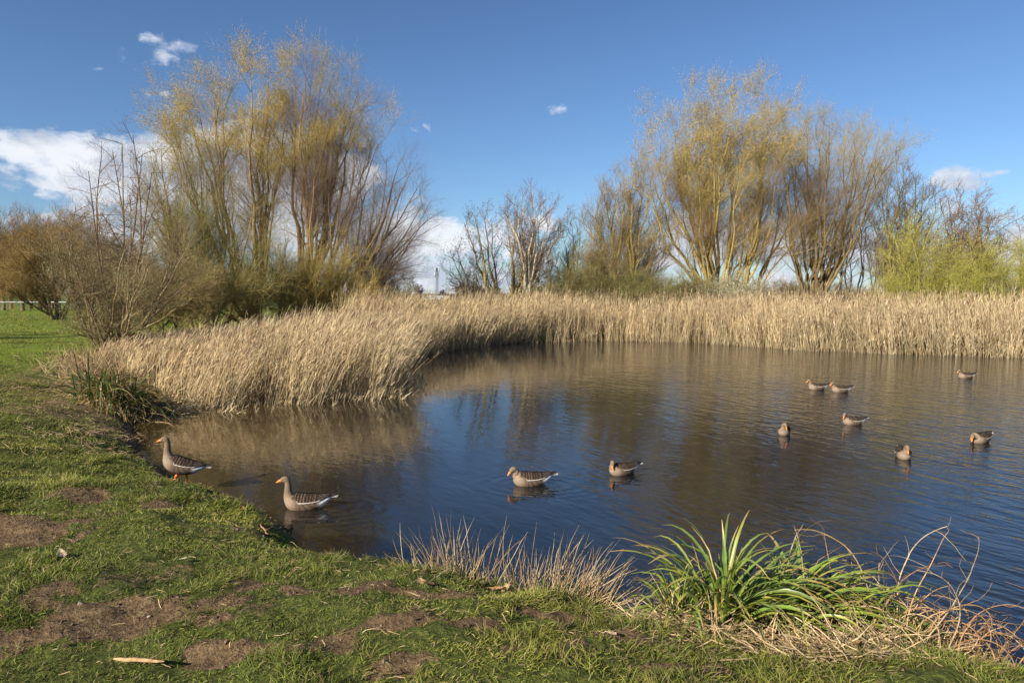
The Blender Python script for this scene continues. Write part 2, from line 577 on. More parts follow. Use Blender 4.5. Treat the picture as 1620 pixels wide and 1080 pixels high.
# ------------------------------------------------------------------ strands: grow many curves at once
def grow(st, dr, ln, K, trop=(0, 0, 0), noise=0.1):
    """st, dr (N,3), ln (N,) -> points (N,K,3)"""
    N = len(st)
    P = np.empty((N, K, 3))
    P[:, 0] = st
    d = nrm(np.asarray(dr, float))
    tr = np.asarray(trop, float)
    for k in range(1, K):
        d = nrm(d + tr / (K - 1) + rng.normal(size=(N, 3)) * noise)
        P[:, k] = P[:, k - 1] + d * (ln / (K - 1))[:, None]
    return P


def sample(P, Rr, per, t0=0.25, t1=1.0):
    """start points on parent curves: pos, tangent, t, parent radius, parent index"""
    N, K = P.shape[:2]
    idx = np.repeat(np.arange(N), per)
    base = (np.tile(np.arange(per), N) + rng.random(N * per)) / per
    t = t0 + (t1 - t0) * base
    x = t * (K - 1)
    i = np.minimum(x.astype(int), K - 2)
    f = (x - i)[:, None]
    pos = P[idx, i] * (1 - f) + P[idx, i + 1] * f
    tan = nrm(P[idx, i + 1] - P[idx, i])
    rr = Rr[idx, i] * (1 - f[:, 0]) + Rr[idx, i + 1] * f[:, 0]
    return pos, tan, t, rr, idx


def side(tan, ang, bias=(0, 0, 0)):
    """directions leaving `tan` at `ang` radians to a random side"""
    r = rng.normal(size=tan.shape) + np.asarray(bias)
    pr = nrm(r - (r * tan).sum(-1, keepdims=True) * tan)
    ang = np.asarray(ang)[..., None] if np.ndim(ang) else ang
    return nrm(tan * np.cos(ang) + pr * np.sin(ang))


def limb_curves(base, tips, K=12, cl=0.4, ch=0.55, br=0.3, wob=0.03):
    tips = np.asarray(tips, float)
    N = len(tips)
    b = np.asarray(base) + np.stack([rng.normal(size=N) * br, rng.normal(size=N) * br, np.zeros(N)], 1)
    b[:, :2] = b[:, :2] * 0.75 + (np.asarray(base)[:2] + (tips - np.asarray(base))[:, :2] * 0.05) * 0.25
    lat = tips - b
    c = b.copy()
    c[:, :2] += lat[:, :2] * cl
    c[:, 2] += lat[:, 2] * ch
    c += rng.normal(size=(N, 3)) * 0.03 * np.linalg.norm(lat, axis=1)[:, None]
    t = np.linspace(0, 1, K)[None, :, None]
    P = (1 - t) ** 2 * b[:, None] + 2 * t * (1 - t) * c[:, None] + t ** 2 * tips[:, None]
    L = np.linalg.norm(lat, axis=1)[:, None, None]
    ph = rng.random((N, 1, 3)) * 6.28
    P = P + L * wob * t * (1 - t) * 2 * (np.sin(t * 9 + ph) + 0.5 * np.sin(t * 21 + ph * 2))
    return P


def tree(name, label, cat, group, base, tips, r0=0.2, limb_col=(0.16, 0.12, 0.06), twig_col=(0.16, 0.10, 0.05), gold=None, gold_z=(0.45, 0.8),
         n=(12, 12, 10), l=(0.28, 0.11, 0.04), a=(0.55, 0.6, 0.6), trop=0.35, cl=0.4, ch=0.55, t0=0.3, br=0.3, jit=1.5, extra=1.0, tr=(0.012, 0.006, 0.004),
         buds=None, bud_n=0, bud_l=0.05, bud_r=0.008, wind=(0.1, 0, 0), single=False, K=12, wob=0.03, rtip=0.016, dnoise=0.12, trunk_label=None, l2col=None, fork=.28):
    base = np.asarray(base, float)
    n = (max(3, round(n[0] * .85)), max(3, round(n[1] * .8)), max(3, round(n[2] * .8)))
    tr = (tr[0] * .8, tr[1] * .62, tr[2] * .62)
    dnoise *= .8
    bud_r, rtip = bud_r * .7, rtip * .7
    twig_col = tuple(c * 1.3 for c in twig_col)
    limb_col = tuple(c * 1.2 for c in limb_col)
    T = []
    D = base[1]
    for (u, v) in tips:
        T.append(PD(u, v + (468 - v) * .05, D + rng.uniform(-jit, jit)))
    T = np.array(T)
    H = T[:, 2].max() - base[2]
    ne = int(len(T) * extra)
    if ne:
        k = rng.integers(0, len(T), ne)
        k2 = rng.integers(0, len(T), ne)
        f = rng.uniform(0.0, 0.5, (ne, 1))
        E = T[k] * (1 - f) + T[k2] * f
        E = base + (E - base) * rng.uniform(0.62, 0.93, (ne, 1))
        E[:, 1] += rng.uniform(-jit, jit, ne) * 1.3
        T = np.concatenate([T, E])
    root = thing(name, base, label, cat, group)
    K1 = K
    L1 = limb_curves(base - np.array([0, 0, 0.1]), T, K1, cl, ch, br, wob)
    if single:      # one bole that divides at about a fifth of the height
        zt = base[2] + H * single
        tt = np.linspace(0, 1, K1)
        for i in range(len(L1)):
            L1[i, :, :2] = base[:2] + (L1[i, :, :2] - base[:2]) * sst(0.0, 0.5, (L1[i, :, 2:3] - base[2]) / (H * single * 3))
        bx = np.linspace(0, 1, 8)
        bole = base + np.stack([np.sin(bx * 3) * 0.03 * H * 0.3, 0 * bx, bx * H * single - 0.1], 1)
    # a few primaries leave the base; every other limb forks off the primary nearest to it
    NL = len(L1)
    npri = max(2, round(NL * fork))
    pri = [int(rng.integers(0, NL))]
    dmin = np.linalg.norm(T - T[pri[0]], axis=1)
    while len(pri) < npri:
        q = int(np.argmax(dmin))
        pri.append(q)
        dmin = np.minimum(dmin, np.linalg.norm(T - T[q], axis=1))
    pri = np.array(pri)
    forkr = {}
    tb = np.linspace(0, 1, K1)[:, None]
    for i in range(NL):
        if i in pri:
            continue
        j = pri[np.argmin(np.linalg.norm((T[pri] - T[i]) * np.array([1, .4, 1]), axis=1) * rng.uniform(.8, 1.2, len(pri)))]
        k = int(round(rng.uniform(.16, .5) * (K1 - 1)))
        s0 = L1[j, k]
        tg = nrm(L1[j, min(k + 1, K1 - 1)] - L1[j, k - 1])
        ds = np.linalg.norm(T[i] - s0)
        c = s0 + tg * ds * .42 + rng.normal(size=3) * ds * .05
        P = (1 - tb) ** 2 * s0 + 2 * tb * (1 - tb) * c + tb ** 2 * T[i]
        ph = rng.random(3) * 6.28
        L1[i] = P + ds * wob * tb * (1 - tb) * 2 * (np.sin(tb * 8 + ph) + .5 * np.sin(tb * 19 + ph * 2))
        forkr[i] = (j, k)
    rs = r0 * rng.uniform(0.75, 1.1, (len(L1), 1)) * (np.linalg.norm(L1[:, -1] - base, axis=1)[:, None] / H).clip(0.4, 1.1)
    tt = np.linspace(0, 1, K1)[None]
    R1 = rs * 1.0 * (1 - tt) ** 0.9 + rtip
    for i, (j, k) in forkr.items():
        R1[i] = R1[j, k] * rng.uniform(.55, .8) * (1 - tt[0]) ** .9 + rtip
    m = M()
    lc = np.asarray(limb_col)
    shade = rng.uniform(0.75, 1.25, (len(L1), 1, 1))
    m.tube(L1 - base, R1, 7, np.broadcast_to(lc * shade, (len(L1), K1, 3)))
    if single:
        m.tube((bole - base)[None], (r0 * 1.05 * (1 - 0.35 * bx) * (1 + 0.5 * np.exp(-bx * 9)))[None], 10, lc)
    # second order
    sec = np.array([i for i in range(NL) if i in forkr], int)
    sa = sample(L1[pri], R1[pri], n[0], t0, 1.0)
    if len(sec):
        sb_ = sample(L1[sec], R1[sec], n[0], .12, 1.0)
        p, tn, t, rr = (np.concatenate([sa[q], sb_[q]]) for q in range(4))
    else:
        p, tn, t, rr = sa[:4]
    ln = l[0] * H * (0.95 - 0.45 * t) * rng.uniform(0.5, 1.3, len(t))
    d = side(tn, rng.uniform(0.6, 1.3, len(t)) * a[0] * 1.15, (0, 0, 0.35))
    P2 = grow(p, d, ln, 7, np.array([wind[0], wind[1], trop * .8]), dnoise)
    R2 = np.minimum(rr * 0.5, r0 * 0.12)[:, None] * (1 - np.linspace(0, 1, 7)[None]) + tr[0] * 0.8
    m.tube(P2 - base, R2, 4, (lc if l2col is None else np.asarray(l2col)) * rng.uniform(0.75, 1.2, (len(t), 1)))
    o = m.build("trunk", MAT_BARK, root)
    if trunk_label:
        o['label'] = trunk_label
    # crown
    tw = np.asarray(twig_col)
    m = M()

    def colour(z, k):
        f = (z - base[2]) / H
        c = tw * rng.uniform(0.7, 1.3, (len(z), 1))
        if gold is not None:
            g = sst(gold_z[0], gold_z[1], f + rng.normal(size=len(z)) * 0.10 + (fbm(k[:, 0] * 0.45, k[:, 2] * 0.45, 3) - 0.5) * 0.9)[:, None]
            c = c * (1 - g) + np.asarray(gold) * rng.uniform(0.75, 1.3, (len(z), 1)) * g
        return c
    s2 = sample(P2, R2, n[1], 0.15, 1.0)
    s1 = sample(L1, R1, max(4, int(n[1] * 1.6)), max(t0, .35), 1.0)
    p, tn, t = (np.concatenate([s2[j], s1[j]]) for j in (0, 1, 2))
    ln = l[1] * H * (1.1 - 0.6 * t) * rng.uniform(0.5, 1.4, len(t))
    d = side(tn, rng.uniform(0.5, 1.3, len(t)) * a[1], (0, 0, 0.3))
    P3 = grow(p, d, ln, 5, np.array([wind[0], wind[1], trop]), dnoise)
    R3 = np.broadcast_to(tr[1] * (1.15 - np.linspace(0, 1, 5))[None], P3.shape[:2])
    m.tube(P3 - base, R3, 3, colour(P3[:, 2, 2], P3[:, 2]))
    p, tn, t, rr, ix = sample(P3, R3, n[2], 0.15, 1.0)
    ln = l[2] * H * rng.uniform(0.5, 1.5, len(t))
    d = side(tn, rng.uniform(0.5, 1.3, len(t)) * a[2], (0, 0, 0.2))
    P4 = grow(p, d, ln, 3, np.array([wind[0] * 1.5, wind[1], trop * 0.8]), dnoise)
    R4 = np.broadcast_to(tr[2] * np.array([1.0, 0.8, 0.45])[None], P4.shape[:2])
    m.tube(P4 - base, R4, 3, colour(P4[:, 1, 2], P4[:, 1]))
    if bud_n:
        p, tn, t, rr, ix = sample(P4, R4, bud_n, 0.1, 1.0)
        keep = np.ones(len(p), bool)
        if gold is not None and buds is None:
            f = (p[:, 2] - base[2]) / H
            keep = rng.random(len(p)) < sst(gold_z[0], gold_z[1], f + (fbm(p[:, 0] * 0.45, p[:, 2] * 0.45, 3) - 0.5) * 0.9)
        p, tn = p[keep], tn[keep]
        d = side(tn, 0.7, (0, 0, 0))
        ln = np.full(len(p), bud_l) * rng.uniform(.6, 1.4, len(p))
        PB = grow(p, d, ln, 3, (0, 0, 0), 0.2)
        bc = np.asarray(buds if buds is not None else gold)
        m.tube(PB - base, np.broadcast_to(np.array([.4, 1, .3]) * bud_r, PB.shape[:2]), 3 if bud_l < .03 else 2, bc * rng.uniform(0.7, 1.3, (len(p), 1)))
    m.build("crown", MAT_TWIG, root)
    return root


def gz(x, y):
    return float(hgt(np.array([x]), np.array([y]), False)[0])


def gbase(u, D):
    x = (u - 810) / F * D / (cp + 0 * sp)
    return (x, D, gz(x, D))


OL = (0.20, 0.155, 0.045)
YO = (0.26, 0.20, 0.055)
BR = (0.15, 0.10, 0.06)
GOLD = (0.40, 0.27, 0.05)
W1 = "bare trees and willows on the far and left bank"
# big golden-topped willow on the left
tree("willow_tree", "tall willow with golden catkin top, left one of the pair rising behind the left reeds", "tree", None, gbase(398, 46),
     [(272, 175), (290, 140), (312, 135), (335, 120), (350, 105), (375, 98), (395, 88), (425, 88), (445, 105), (452, 140), (455, 190), (268, 205), (262, 160)],
     r0=0.20, limb_col=(0.21, 0.15, 0.075), twig_col=(0.17, 0.115, 0.05), gold=(0.42, 0.31, 0.07), gold_z=(0.55, 0.85), n=(10, 12, 15), l=(0.23, 0.115, 0.045), a=(.65, .75, .8), fork=.45, trop=0.3,
     cl=.5, ch=.45, t0=0.48, tr=(.013,.008,.0048), bud_n=6, bud_l=.06, bud_r=.015, wind=(-.05, 0, 0), extra=.7)
tree("willow_tree", "tall ruddy-trunked willow with partly golden top, right one of the pair behind the left reeds", "tree", None, gbase(480, 46),
     [(484, 78), (497, 90), (515, 95), (520, 120), (468, 120), (466, 180), (553, 122), (565, 135), (580, 160), (590, 185), (598, 215), (560, 200), (500, 180)],
     r0=0.20, limb_col=(0.19, 0.12, 0.07), twig_col=(0.14, 0.095, 0.06), gold=(0.40, 0.30, 0.08), gold_z=(0.62, 0.98), n=(10, 12, 15), l=(0.23, 0.115, 0.045), a=(.65, .75, .8), fork=.45, trop=0.3,
     cl=.5, ch=.42, t0=0.42, tr=(.013,.008,.0048), bud_n=6, bud_l=.05, bud_r=.013, wind=(-.05, 0, 0), extra=.9)
tree("spreading_willow", "dark bare willow whose limbs fan out low to the right over the left reeds", "tree", None, gbase(520, 44),
     [(612, 240), (632, 245), (650, 262), (662, 285), (672, 310), (680, 335), (668, 350), (655, 372), (640, 395), (625, 420), (605, 445), (590, 260), (570, 250), (650, 425), (600, 330), (560, 300), (540, 270), (520, 300)],
     r0=0.17, limb_col=(0.13, 0.09, 0.05), twig_col=(0.115, 0.085, 0.06), n=(11, 11, 11), l=(0.26, 0.13, 0.055), a=(.65, .75, .8), fork=.4, trop=0.25, cl=.45, ch=.3, t0=0.3, wind=(.1, 0, 0), extra=.8, jit=2)
# bushy olive willows below
tree("bushy_willow", "olive green bushy willow in front of the two tall left willows", "tree", None, gbase(325, 38),
     [(238, 235), (255, 225), (275, 250), (300, 262), (325, 255), (350, 280), (375, 300), (400, 330), (430, 350), (225, 300), (215, 350), (240, 400), (450, 400), (470, 430), (420, 400)],
     r0=0.12, limb_col=(0.20, 0.15, 0.06), twig_col=(0.17, 0.14, 0.045), gold=(0.24, 0.20, 0.06), gold_z=(0.0, 0.6), n=(10, 10, 8), l=(0.26, 0.14, 0.06), a=(.65, .75, .8), fork=.4, trop=0.3, cl=.45, ch=.35, t0=0.15, tr=(.015,.008,.006),
     bud_n=3, bud_l=.035, bud_r=.013, buds=(0.22, 0.24, 0.07), extra=1.2, br=.5)
tree("willow_thicket", "low tangled yellow-twigged willow scrub under the tall left willows", "shrub", None, gbase(500, 41),
     [(400, 400), (420, 380), (450, 390), (480, 370), (510, 385), (540, 375), (560, 400), (580, 420), (590, 440), (595, 455), (570, 460), (430, 440), (390, 430), (470, 430), (520, 440), (600, 470)],
     r0=0.07, limb_col=(0.24, 0.18, 0.06), twig_col=(0.30, 0.23, 0.07), n=(11, 9, 6), l=(0.34, 0.22, 0.10), a=(.8, .8, .8), trop=0.1, cl=.5, ch=.6, t0=0.1, extra=1.1, br=.9, tr=(.014, .009, .007), jit=2, dnoise=.2)
tree("willow_thicket", "dark olive bushy scrub between the small bare alder and the tall willows", "shrub", None, gbase(400, 39),
     [(300, 400), (320, 380), (350, 390), (380, 370), (410, 385), (440, 395), (460, 420), (280, 430), (470, 450), (270, 460), (330, 440), (390, 440), (440, 455)],
     r0=0.07, limb_col=(0.18, 0.14, 0.06), twig_col=(0.25, 0.20, 0.07), n=(11, 8, 6), l=(0.34, 0.22, 0.10), a=(.8, .8, .8), trop=0.1, cl=.5, ch=.6, t0=0.1, extra=1.1, br=.9, tr=(.014, .009, .007), jit=2, dnoise=.2,
     bud_n=2, bud_l=.03, bud_r=.013, buds=(0.25, 0.24, 0.07))
tree("willow_thicket", "brown-olive scrub filling the gap behind the foot of the bare alder", "shrub", None, gbase(262, 34),
     [(185, 440), (200, 425), (220, 430), (240, 415), (262, 420), (285, 425), (305, 415), (330, 430), (345, 445), (180, 460), (350, 465), (230, 450), (290, 450)],
     r0=0.05, limb_col=(0.20, 0.15, 0.07), twig_col=(0.22, 0.165, 0.065), n=(12, 10, 8), l=(0.36, 0.24, 0.12), a=(.8, .8, .8), trop=0.1, cl=.5, ch=.6, t0=0.05, extra=1.6, br=1.4, tr=(.014, .009, .007), jit=1.5, dnoise=.2,
     bud_n=1, bud_l=.03, bud_r=.012, buds=(0.24, 0.22, 0.08))
# small alder near the left shore
tree("alder_tree", "slender bare multi-stemmed alder standing at the left water's edge beside the lawn", "tree", None, gbase(182, 22),
     [(210, 200), (193, 215), (178, 228), (160, 240), (225, 232), (150, 290), (120, 320), (240, 262), (255, 300), (280, 330), (100, 360), (205, 300), (290, 380), (140, 260)],
     r0=0.04, limb_col=(0.15, 0.105, 0.065), twig_col=(0.19, 0.125, 0.07), n=(16, 8, 5), l=(0.20, 0.09, 0.04), a=(.95, .8, .8), fork=.5, trop=0.15, cl=.6, ch=.45, t0=0.12, extra=.2, br=.15, tr=(.010, .005, .0035),
     buds=(0.12, 0.06, 0.035), bud_n=1, bud_l=.025, bud_r=.007, wob=.008)
tree("sallow_bush", "low wide sallow bush with grey-green catkins around the foot of the bare alder", "shrub", None, gbase(172, 22.6),
     [(60, 395), (75, 430), (90, 380), (110, 360), (130, 385), (150, 350), (240, 360), (270, 400), (310, 430), (300, 380), (200, 400), (260, 450), (140, 420)],
     r0=0.035, limb_col=(0.22, 0.17, 0.09), twig_col=(0.19, 0.145, 0.065), n=(10, 8, 6), l=(0.26, 0.16, 0.08), a=(.7, .7, .7), trop=0.3, cl=.5, ch=.45, t0=0.1, extra=1.2, fork=.5, br=.35, tr=(.009, .005, .0035),
     buds=(0.26, 0.26, 0.14), bud_n=2, bud_l=.04, bud_r=.009, jit=1.6)
# middle group
tree("ash_tree", "small bare ash with knobbly dark buds, left of the white-stemmed birch", "tree", None, gbase(797, 52),
     [(716, 405), (722, 390), (735, 350), (750, 332), (765, 330), (778, 345), (800, 338), (815, 345), (830, 350), (845, 375), (850, 400), (712, 425), (835, 420), (730, 440), (860, 430)],
     r0=0.20, limb_col=(0.25, 0.20, 0.075), twig_col=(0.14, 0.11, 0.075), n=(11, 8, 5), l=(0.24, 0.12, 0.06), a=(.7, .8, .8), trop=0.3, cl=.5, ch=.35, t0=0.3, extra=.3, tr=(.020, .011, .008), fork=.4, dnoise=.08, buds=(0.10, 0.055, 0.045), bud_n=1,
     bud_l=.10, bud_r=.03, K=10, jit=2)
tree("birch_tree", "slim bare birch with pale white trunk, centre of the far bank", "tree", None, gbase(832, 50.5),
     [(812, 305), (825, 300), (842, 288), (862, 300), (875, 318), (885, 340), (800, 325), (805, 350), (890, 365), (898, 345), (850, 320), (870, 400)],
     r0=0.15, limb_col=(0.50, 0.45, 0.33), twig_col=(0.15, 0.105, 0.075), n=(11, 8, 5), l=(0.17, 0.09, 0.05), a=(.6, .7, .7), trop=0.35, cl=.15, ch=.62, t0=0.4, extra=.3, br=.06, tr=(.022, .012, .009), buds=(0.12, 0.07, 0.05), bud_n=1,
     bud_l=.08, bud_r=.02, single=.4, K=14, jit=1.5, trunk_label="white and cream birch trunk", l2col=(.24, .18, .11))
tree("hawthorn_tree", "low rounded pale olive bare tree just right of the white-stemmed birch", "tree", None, gbase(918, 52),
     [(868, 410), (875, 385), (890, 365), (905, 352), (920, 350), (940, 370), (955, 390), (960, 415), (862, 435), (900, 390), (940, 410)],
     r0=0.13, limb_col=(0.26, 0.23, 0.08), twig_col=(0.17, 0.155, 0.06), n=(10, 8, 7), l=(0.24, 0.13, 0.07), a=(.6, .7, .7), trop=0.2, cl=.5, ch=.4, t0=0.2, extra=1, tr=(.022, .014, .010), K=10)
tree("maple_tree", "medium bare tree with yellow lichened stems left of the biggest golden willow", "tree", None, gbase(985, 51),
     [(938, 325), (945, 305), (960, 295), (975, 280), (992, 262), (1005, 250), (1020, 262), (1030, 290), (1045, 320), (930, 350), (925, 385), (1050, 360), (1060, 400), (920, 420), (1000, 300), (975, 330)],
     r0=0.17, limb_col=(0.29, 0.235, 0.06), twig_col=(0.19, 0.14, 0.07), n=(13, 10, 8), l=(0.18, 0.10, 0.05), a=(.6, .7, .8), trop=0.35, cl=.5, ch=.4, t0=0.2, extra=.8, tr=(.022, .013, .009), buds=(0.2, 0.14, 0.07), bud_n=1,
     bud_l=.05, bud_r=.015)
tree("golden_willow", "largest golden brown willow with many yellowish trunks, right of centre on the far bank", "tree", None, gbase(1150, 50),
     [(1022, 240), (1032, 225), (1052, 190), (1062, 170), (1080, 165), (1108, 160), (1120, 150), (1138, 140), (1160, 152), (1178, 148), (1200, 150), (1218, 148), (1225, 180), (1240, 215), (1255, 250), (1270, 290),
      (1012, 262), (1030, 300), (1280, 330), (1100, 200), (1160, 200), (1200, 220)],
     r0=0.20, limb_col=(0.27, 0.205, 0.07), twig_col=(0.20, 0.135, 0.06), gold=(0.34, 0.26, 0.09), gold_z=(0.35, 0.75), n=(10, 12, 15), l=(0.23, 0.115, 0.045), a=(.65, .75, .8), fork=.5, trop=0.3, cl=.6, ch=.42, t0=0.36, extra=.8,
     tr=(.014, .0085, .0052), bud_n=6, bud_l=.08, bud_r=.016, wind=(.22, 0, 0), br=.7, jit=3)
tree("golden_willow", "tall upright willow with dark parallel trunks and golden top, right of the largest one", "tree", None, gbase(1285, 50),
     [(1232, 225), (1245, 200), (1262, 185), (1275, 172), (1290, 180), (1312, 182), (1335, 190), (1352, 198), (1375, 202), (1392, 205), (1398, 225), (1395, 255), (1240, 270), (1235, 320), (1385, 300), (1310, 220), (1350, 240)],
     r0=0.19, limb_col=(0.16, 0.115, 0.05), twig_col=(0.17, 0.12, 0.065), gold=(0.32, 0.25, 0.09), gold_z=(0.55, 0.95), n=(10, 11, 14), l=(0.23, 0.115, 0.045), a=(.65, .75, .8), fork=.5, trop=0.35, cl=.55, ch=.4, t0=0.40, extra=.8,
     tr=(.014, .0085, .0052), bud_n=3, bud_l=.07, bud_r=.014, wind=(.12, 0, 0), br=.6, jit=3)
# thin bare saplings in the gap
for i, (u, ub, vt, D) in enumerate([(1345, 1340, 330, 53), (1362, 1356, 300, 54), (1376, 1382, 340, 53), (1330, 1322, 350, 55), (1312, 1306, 370, 54), (1392, 1398, 360, 52)]):
    lb = ["bare pole-thin sapling just right of the dark-trunked golden willow, second pole from it", "tallest bare pole-thin sapling between the dark-trunked willow and the upright ash",
          "bare thin sapling leaning left, fourth pole from the dark-trunked willow", "bare pole-thin sapling nearest the right-hand trunk of the dark-trunked willow",
          "short bare sapling seen through the right limbs of the dark-trunked willow", "bare thin sapling nearest the upright ash on the far bank"][i]
    tree("sapling", lb, "tree", "thin saplings between the big willows and the ash", gbase(ub, D), [(u, vt), (u - 10, vt + 30), (u + 9, vt + 40)], r0=0.06, limb_col=(0.17, 0.12, 0.075), twig_col=(0.15, 0.10, 0.07), n=(10, 6, 4),
         l=(0.17, 0.08, 0.04), a=(.7, .7, .7), trop=.4, cl=.1, ch=.6, t0=.25, extra=0, br=.02, tr=(.014, .010, .008), jit=.3, K=9)
tree("upright_ash", "upright bare tree with one mossy trunk between the willows and the brown-leaved oak", "tree", None, gbase(1413, 48),
     [(1385, 310), (1392, 280), (1402, 265), (1418, 252), (1432, 258), (1448, 268), (1462, 280), (1475, 300), (1482, 325), (1380, 345), (1484, 355), (1425, 290), (1450, 310), (1375, 385), (1480, 400)],
     r0=0.14, limb_col=(0.20, 0.17, 0.05), twig_col=(0.14, 0.105, 0.07), n=(10, 8, 7), l=(0.20, 0.10, 0.045), a=(.5, .6, .7), trop=0.35, cl=.3, ch=.35, t0=0.2, extra=.7, tr=(.026, .016, .011), buds=(0.12, 0.08, 0.06), bud_n=1,
     bud_l=.05, bud_r=.015, single=.25, br=.15)
tree("oak_tree", "round-crowned oak with some dead brown leaves, far right bank", "tree", None, gbase(1524, 47),
     [(1492, 325), (1500, 305), (1520, 298), (1540, 300), (1558, 308), (1572, 330), (1585, 355), (1590, 375), (1485, 355), (1482, 385), (1578, 395), (1530, 330), (1550, 350), (1500, 400)],
     r0=0.12, limb_col=(0.18, 0.12, 0.055), twig_col=(0.14, 0.09, 0.06), n=(10, 8, 6), l=(0.24, 0.12, 0.055), a=(.7, .8, .8), trop=0.15, cl=.4, ch=.35, t0=0.25, extra=.8, tr=(.026, .016, .011), buds=(0.17, 0.085, 0.04), bud_n=1,
     bud_l=.07, bud_r=.022, single=.22, br=.1, wob=.05)
tree("oak_tree", "bare tree with brown buds cut by the right edge of the view", "tree", None, gbase(1655, 46),
     [(1612, 350), (1625, 330), (1645, 310), (1670, 320), (1690, 350), (1608, 380), (1640, 350), (1700, 390)],
     r0=0.12, limb_col=(0.18, 0.12, 0.055), twig_col=(0.14, 0.09, 0.06), n=(10, 8, 6), l=(0.24, 0.12, 0.055), a=(.7, .8, .8), trop=0.15, cl=.4, ch=.35, t0=0.25, extra=.8, tr=(.016, .010, .007), single=.22, br=.1, wob=.05)
# lime-green leafing willows on the right
LIME = (0.30, 0.29, 0.05)
tree("leafing_willow", "loose lime-green budding willow between the upright ash and the oak", "shrub", None, gbase(1458, 43),
     [(1405, 400), (1415, 370), (1435, 350), (1455, 345), (1475, 350), (1495, 365), (1510, 390), (1400, 430), (1515, 420), (1450, 390), (1480, 400)],
     r0=0.07, limb_col=(0.26, 0.23, 0.05), twig_col=(0.22, 0.19, 0.05), n=(9, 7, 5), l=(0.26, 0.14, 0.08), a=(.5, .6, .7), trop=0.1, cl=.45, ch=.5, t0=0.2, extra=.7, tr=(.012, .008, .006), buds=LIME, bud_n=3, bud_l=.07, bud_r=.016,
     wind=(.1, 0, 0), br=.5)
tree("leafing_willow", "dense bright lime-green willow bush behind the reeds at far right", "shrub", None, gbase(1575, 40),
     [(1510, 430), (1520, 410), (1540, 395), (1560, 390), (1585, 388), (1605, 392), (1625, 395), (1650, 405), (1500, 455), (1660, 430), (1550, 420), (1600, 420), (1580, 440), (1530, 450), (1620, 440), (1670, 460)],
     r0=0.05, limb_col=(0.26, 0.25, 0.05), twig_col=(0.24, 0.22, 0.055), n=(9, 8, 7), l=(0.30, 0.18, 0.10), a=(.6, .6, .7), trop=0.1, cl=.5, ch=.6, t0=0.1, extra=1, tr=(.012, .008, .006), buds=LIME, bud_n=3, bud_l=.07, bud_r=.011,
     wind=(.3, 0, 0), br=.9)
tree("leafing_willow", "low yellow-green willow scrub in front of the upright ash trunk", "shrub", None, gbase(1450, 42.5),
     [(1400, 450), (1420, 440), (1440, 430), (1465, 430), (1485, 440), (1500, 435), (1390, 460), (1515, 450)],
     r0=0.04, limb_col=(0.24, 0.2, 0.05), twig_col=(0.24, 0.23, 0.05), n=(9, 7, 6), l=(0.4, 0.22, 0.12), a=(.6, .7, .7), trop=0.1, cl=.5, ch=.6, t0=0.1, extra=2, tr=(.012, .008, .006), buds=(.3, .31, .05), bud_n=2, bud_l=.06, bud_r=.013, br=1.2)
# hedge scrub behind the far reeds
SB = [(935, 425, 50, (0.15, 0.13, 0.05), None, "dull olive hawthorn bush under the lichened tree, behind the far reeds"),
      (1010, 432, 49, (0.15, 0.135, 0.05), None, "dense grey-olive bush left of the blossom bush behind the far reeds"),
      (1075, 438, 48.5, (0.15, 0.125, 0.05), None, "low olive bush at the foot of the biggest golden willow, left side"),
      (1155, 440, 48, (0.19, 0.17, 0.09), (0.62, 0.60, 0.44), "blackthorn bush speckled with white blossom at the foot of the biggest golden willow"),
      (1240, 448, 48.5, (0.14, 0.10, 0.055), None, "low brown bramble bush between the two big golden willows"),
      (1330, 452, 49, (0.13, 0.085, 0.05), None, "low dark brown bush right of the dark-trunked golden willow"),
      (870, 445, 51, (0.14, 0.13, 0.05), None, "low olive bush just right of the birch foot")]
for (u, vt, D, tw, bl, lb) in SB:
    tree("scrub_bush", lb, "shrub", "scrub bushes behind the far reeds", gbase(u, D),
         [(u + dx, vt + 2 + abs(dx) * .35 + rng.uniform(-4, 4)) for dx in (-58, -44, -30, -15, 0, 15, 30, 44, 58)],
         r0=0.04, limb_col=tuple(c * 1.1 for c in tw), twig_col=tw, n=(9, 8, 7), l=(0.40, 0.26, 0.13), a=(.8, .8, .8), trop=0.1, cl=.5, ch=.7, t0=0.05, extra=2, tr=(.012, .010, .009), buds=bl or (0.15, 0.16, 0.045), bud_n=1 if not bl else 2, bud_l=.05,
         bud_r=.018, br=1.2, jit=1.5, K=8, dnoise=.2)
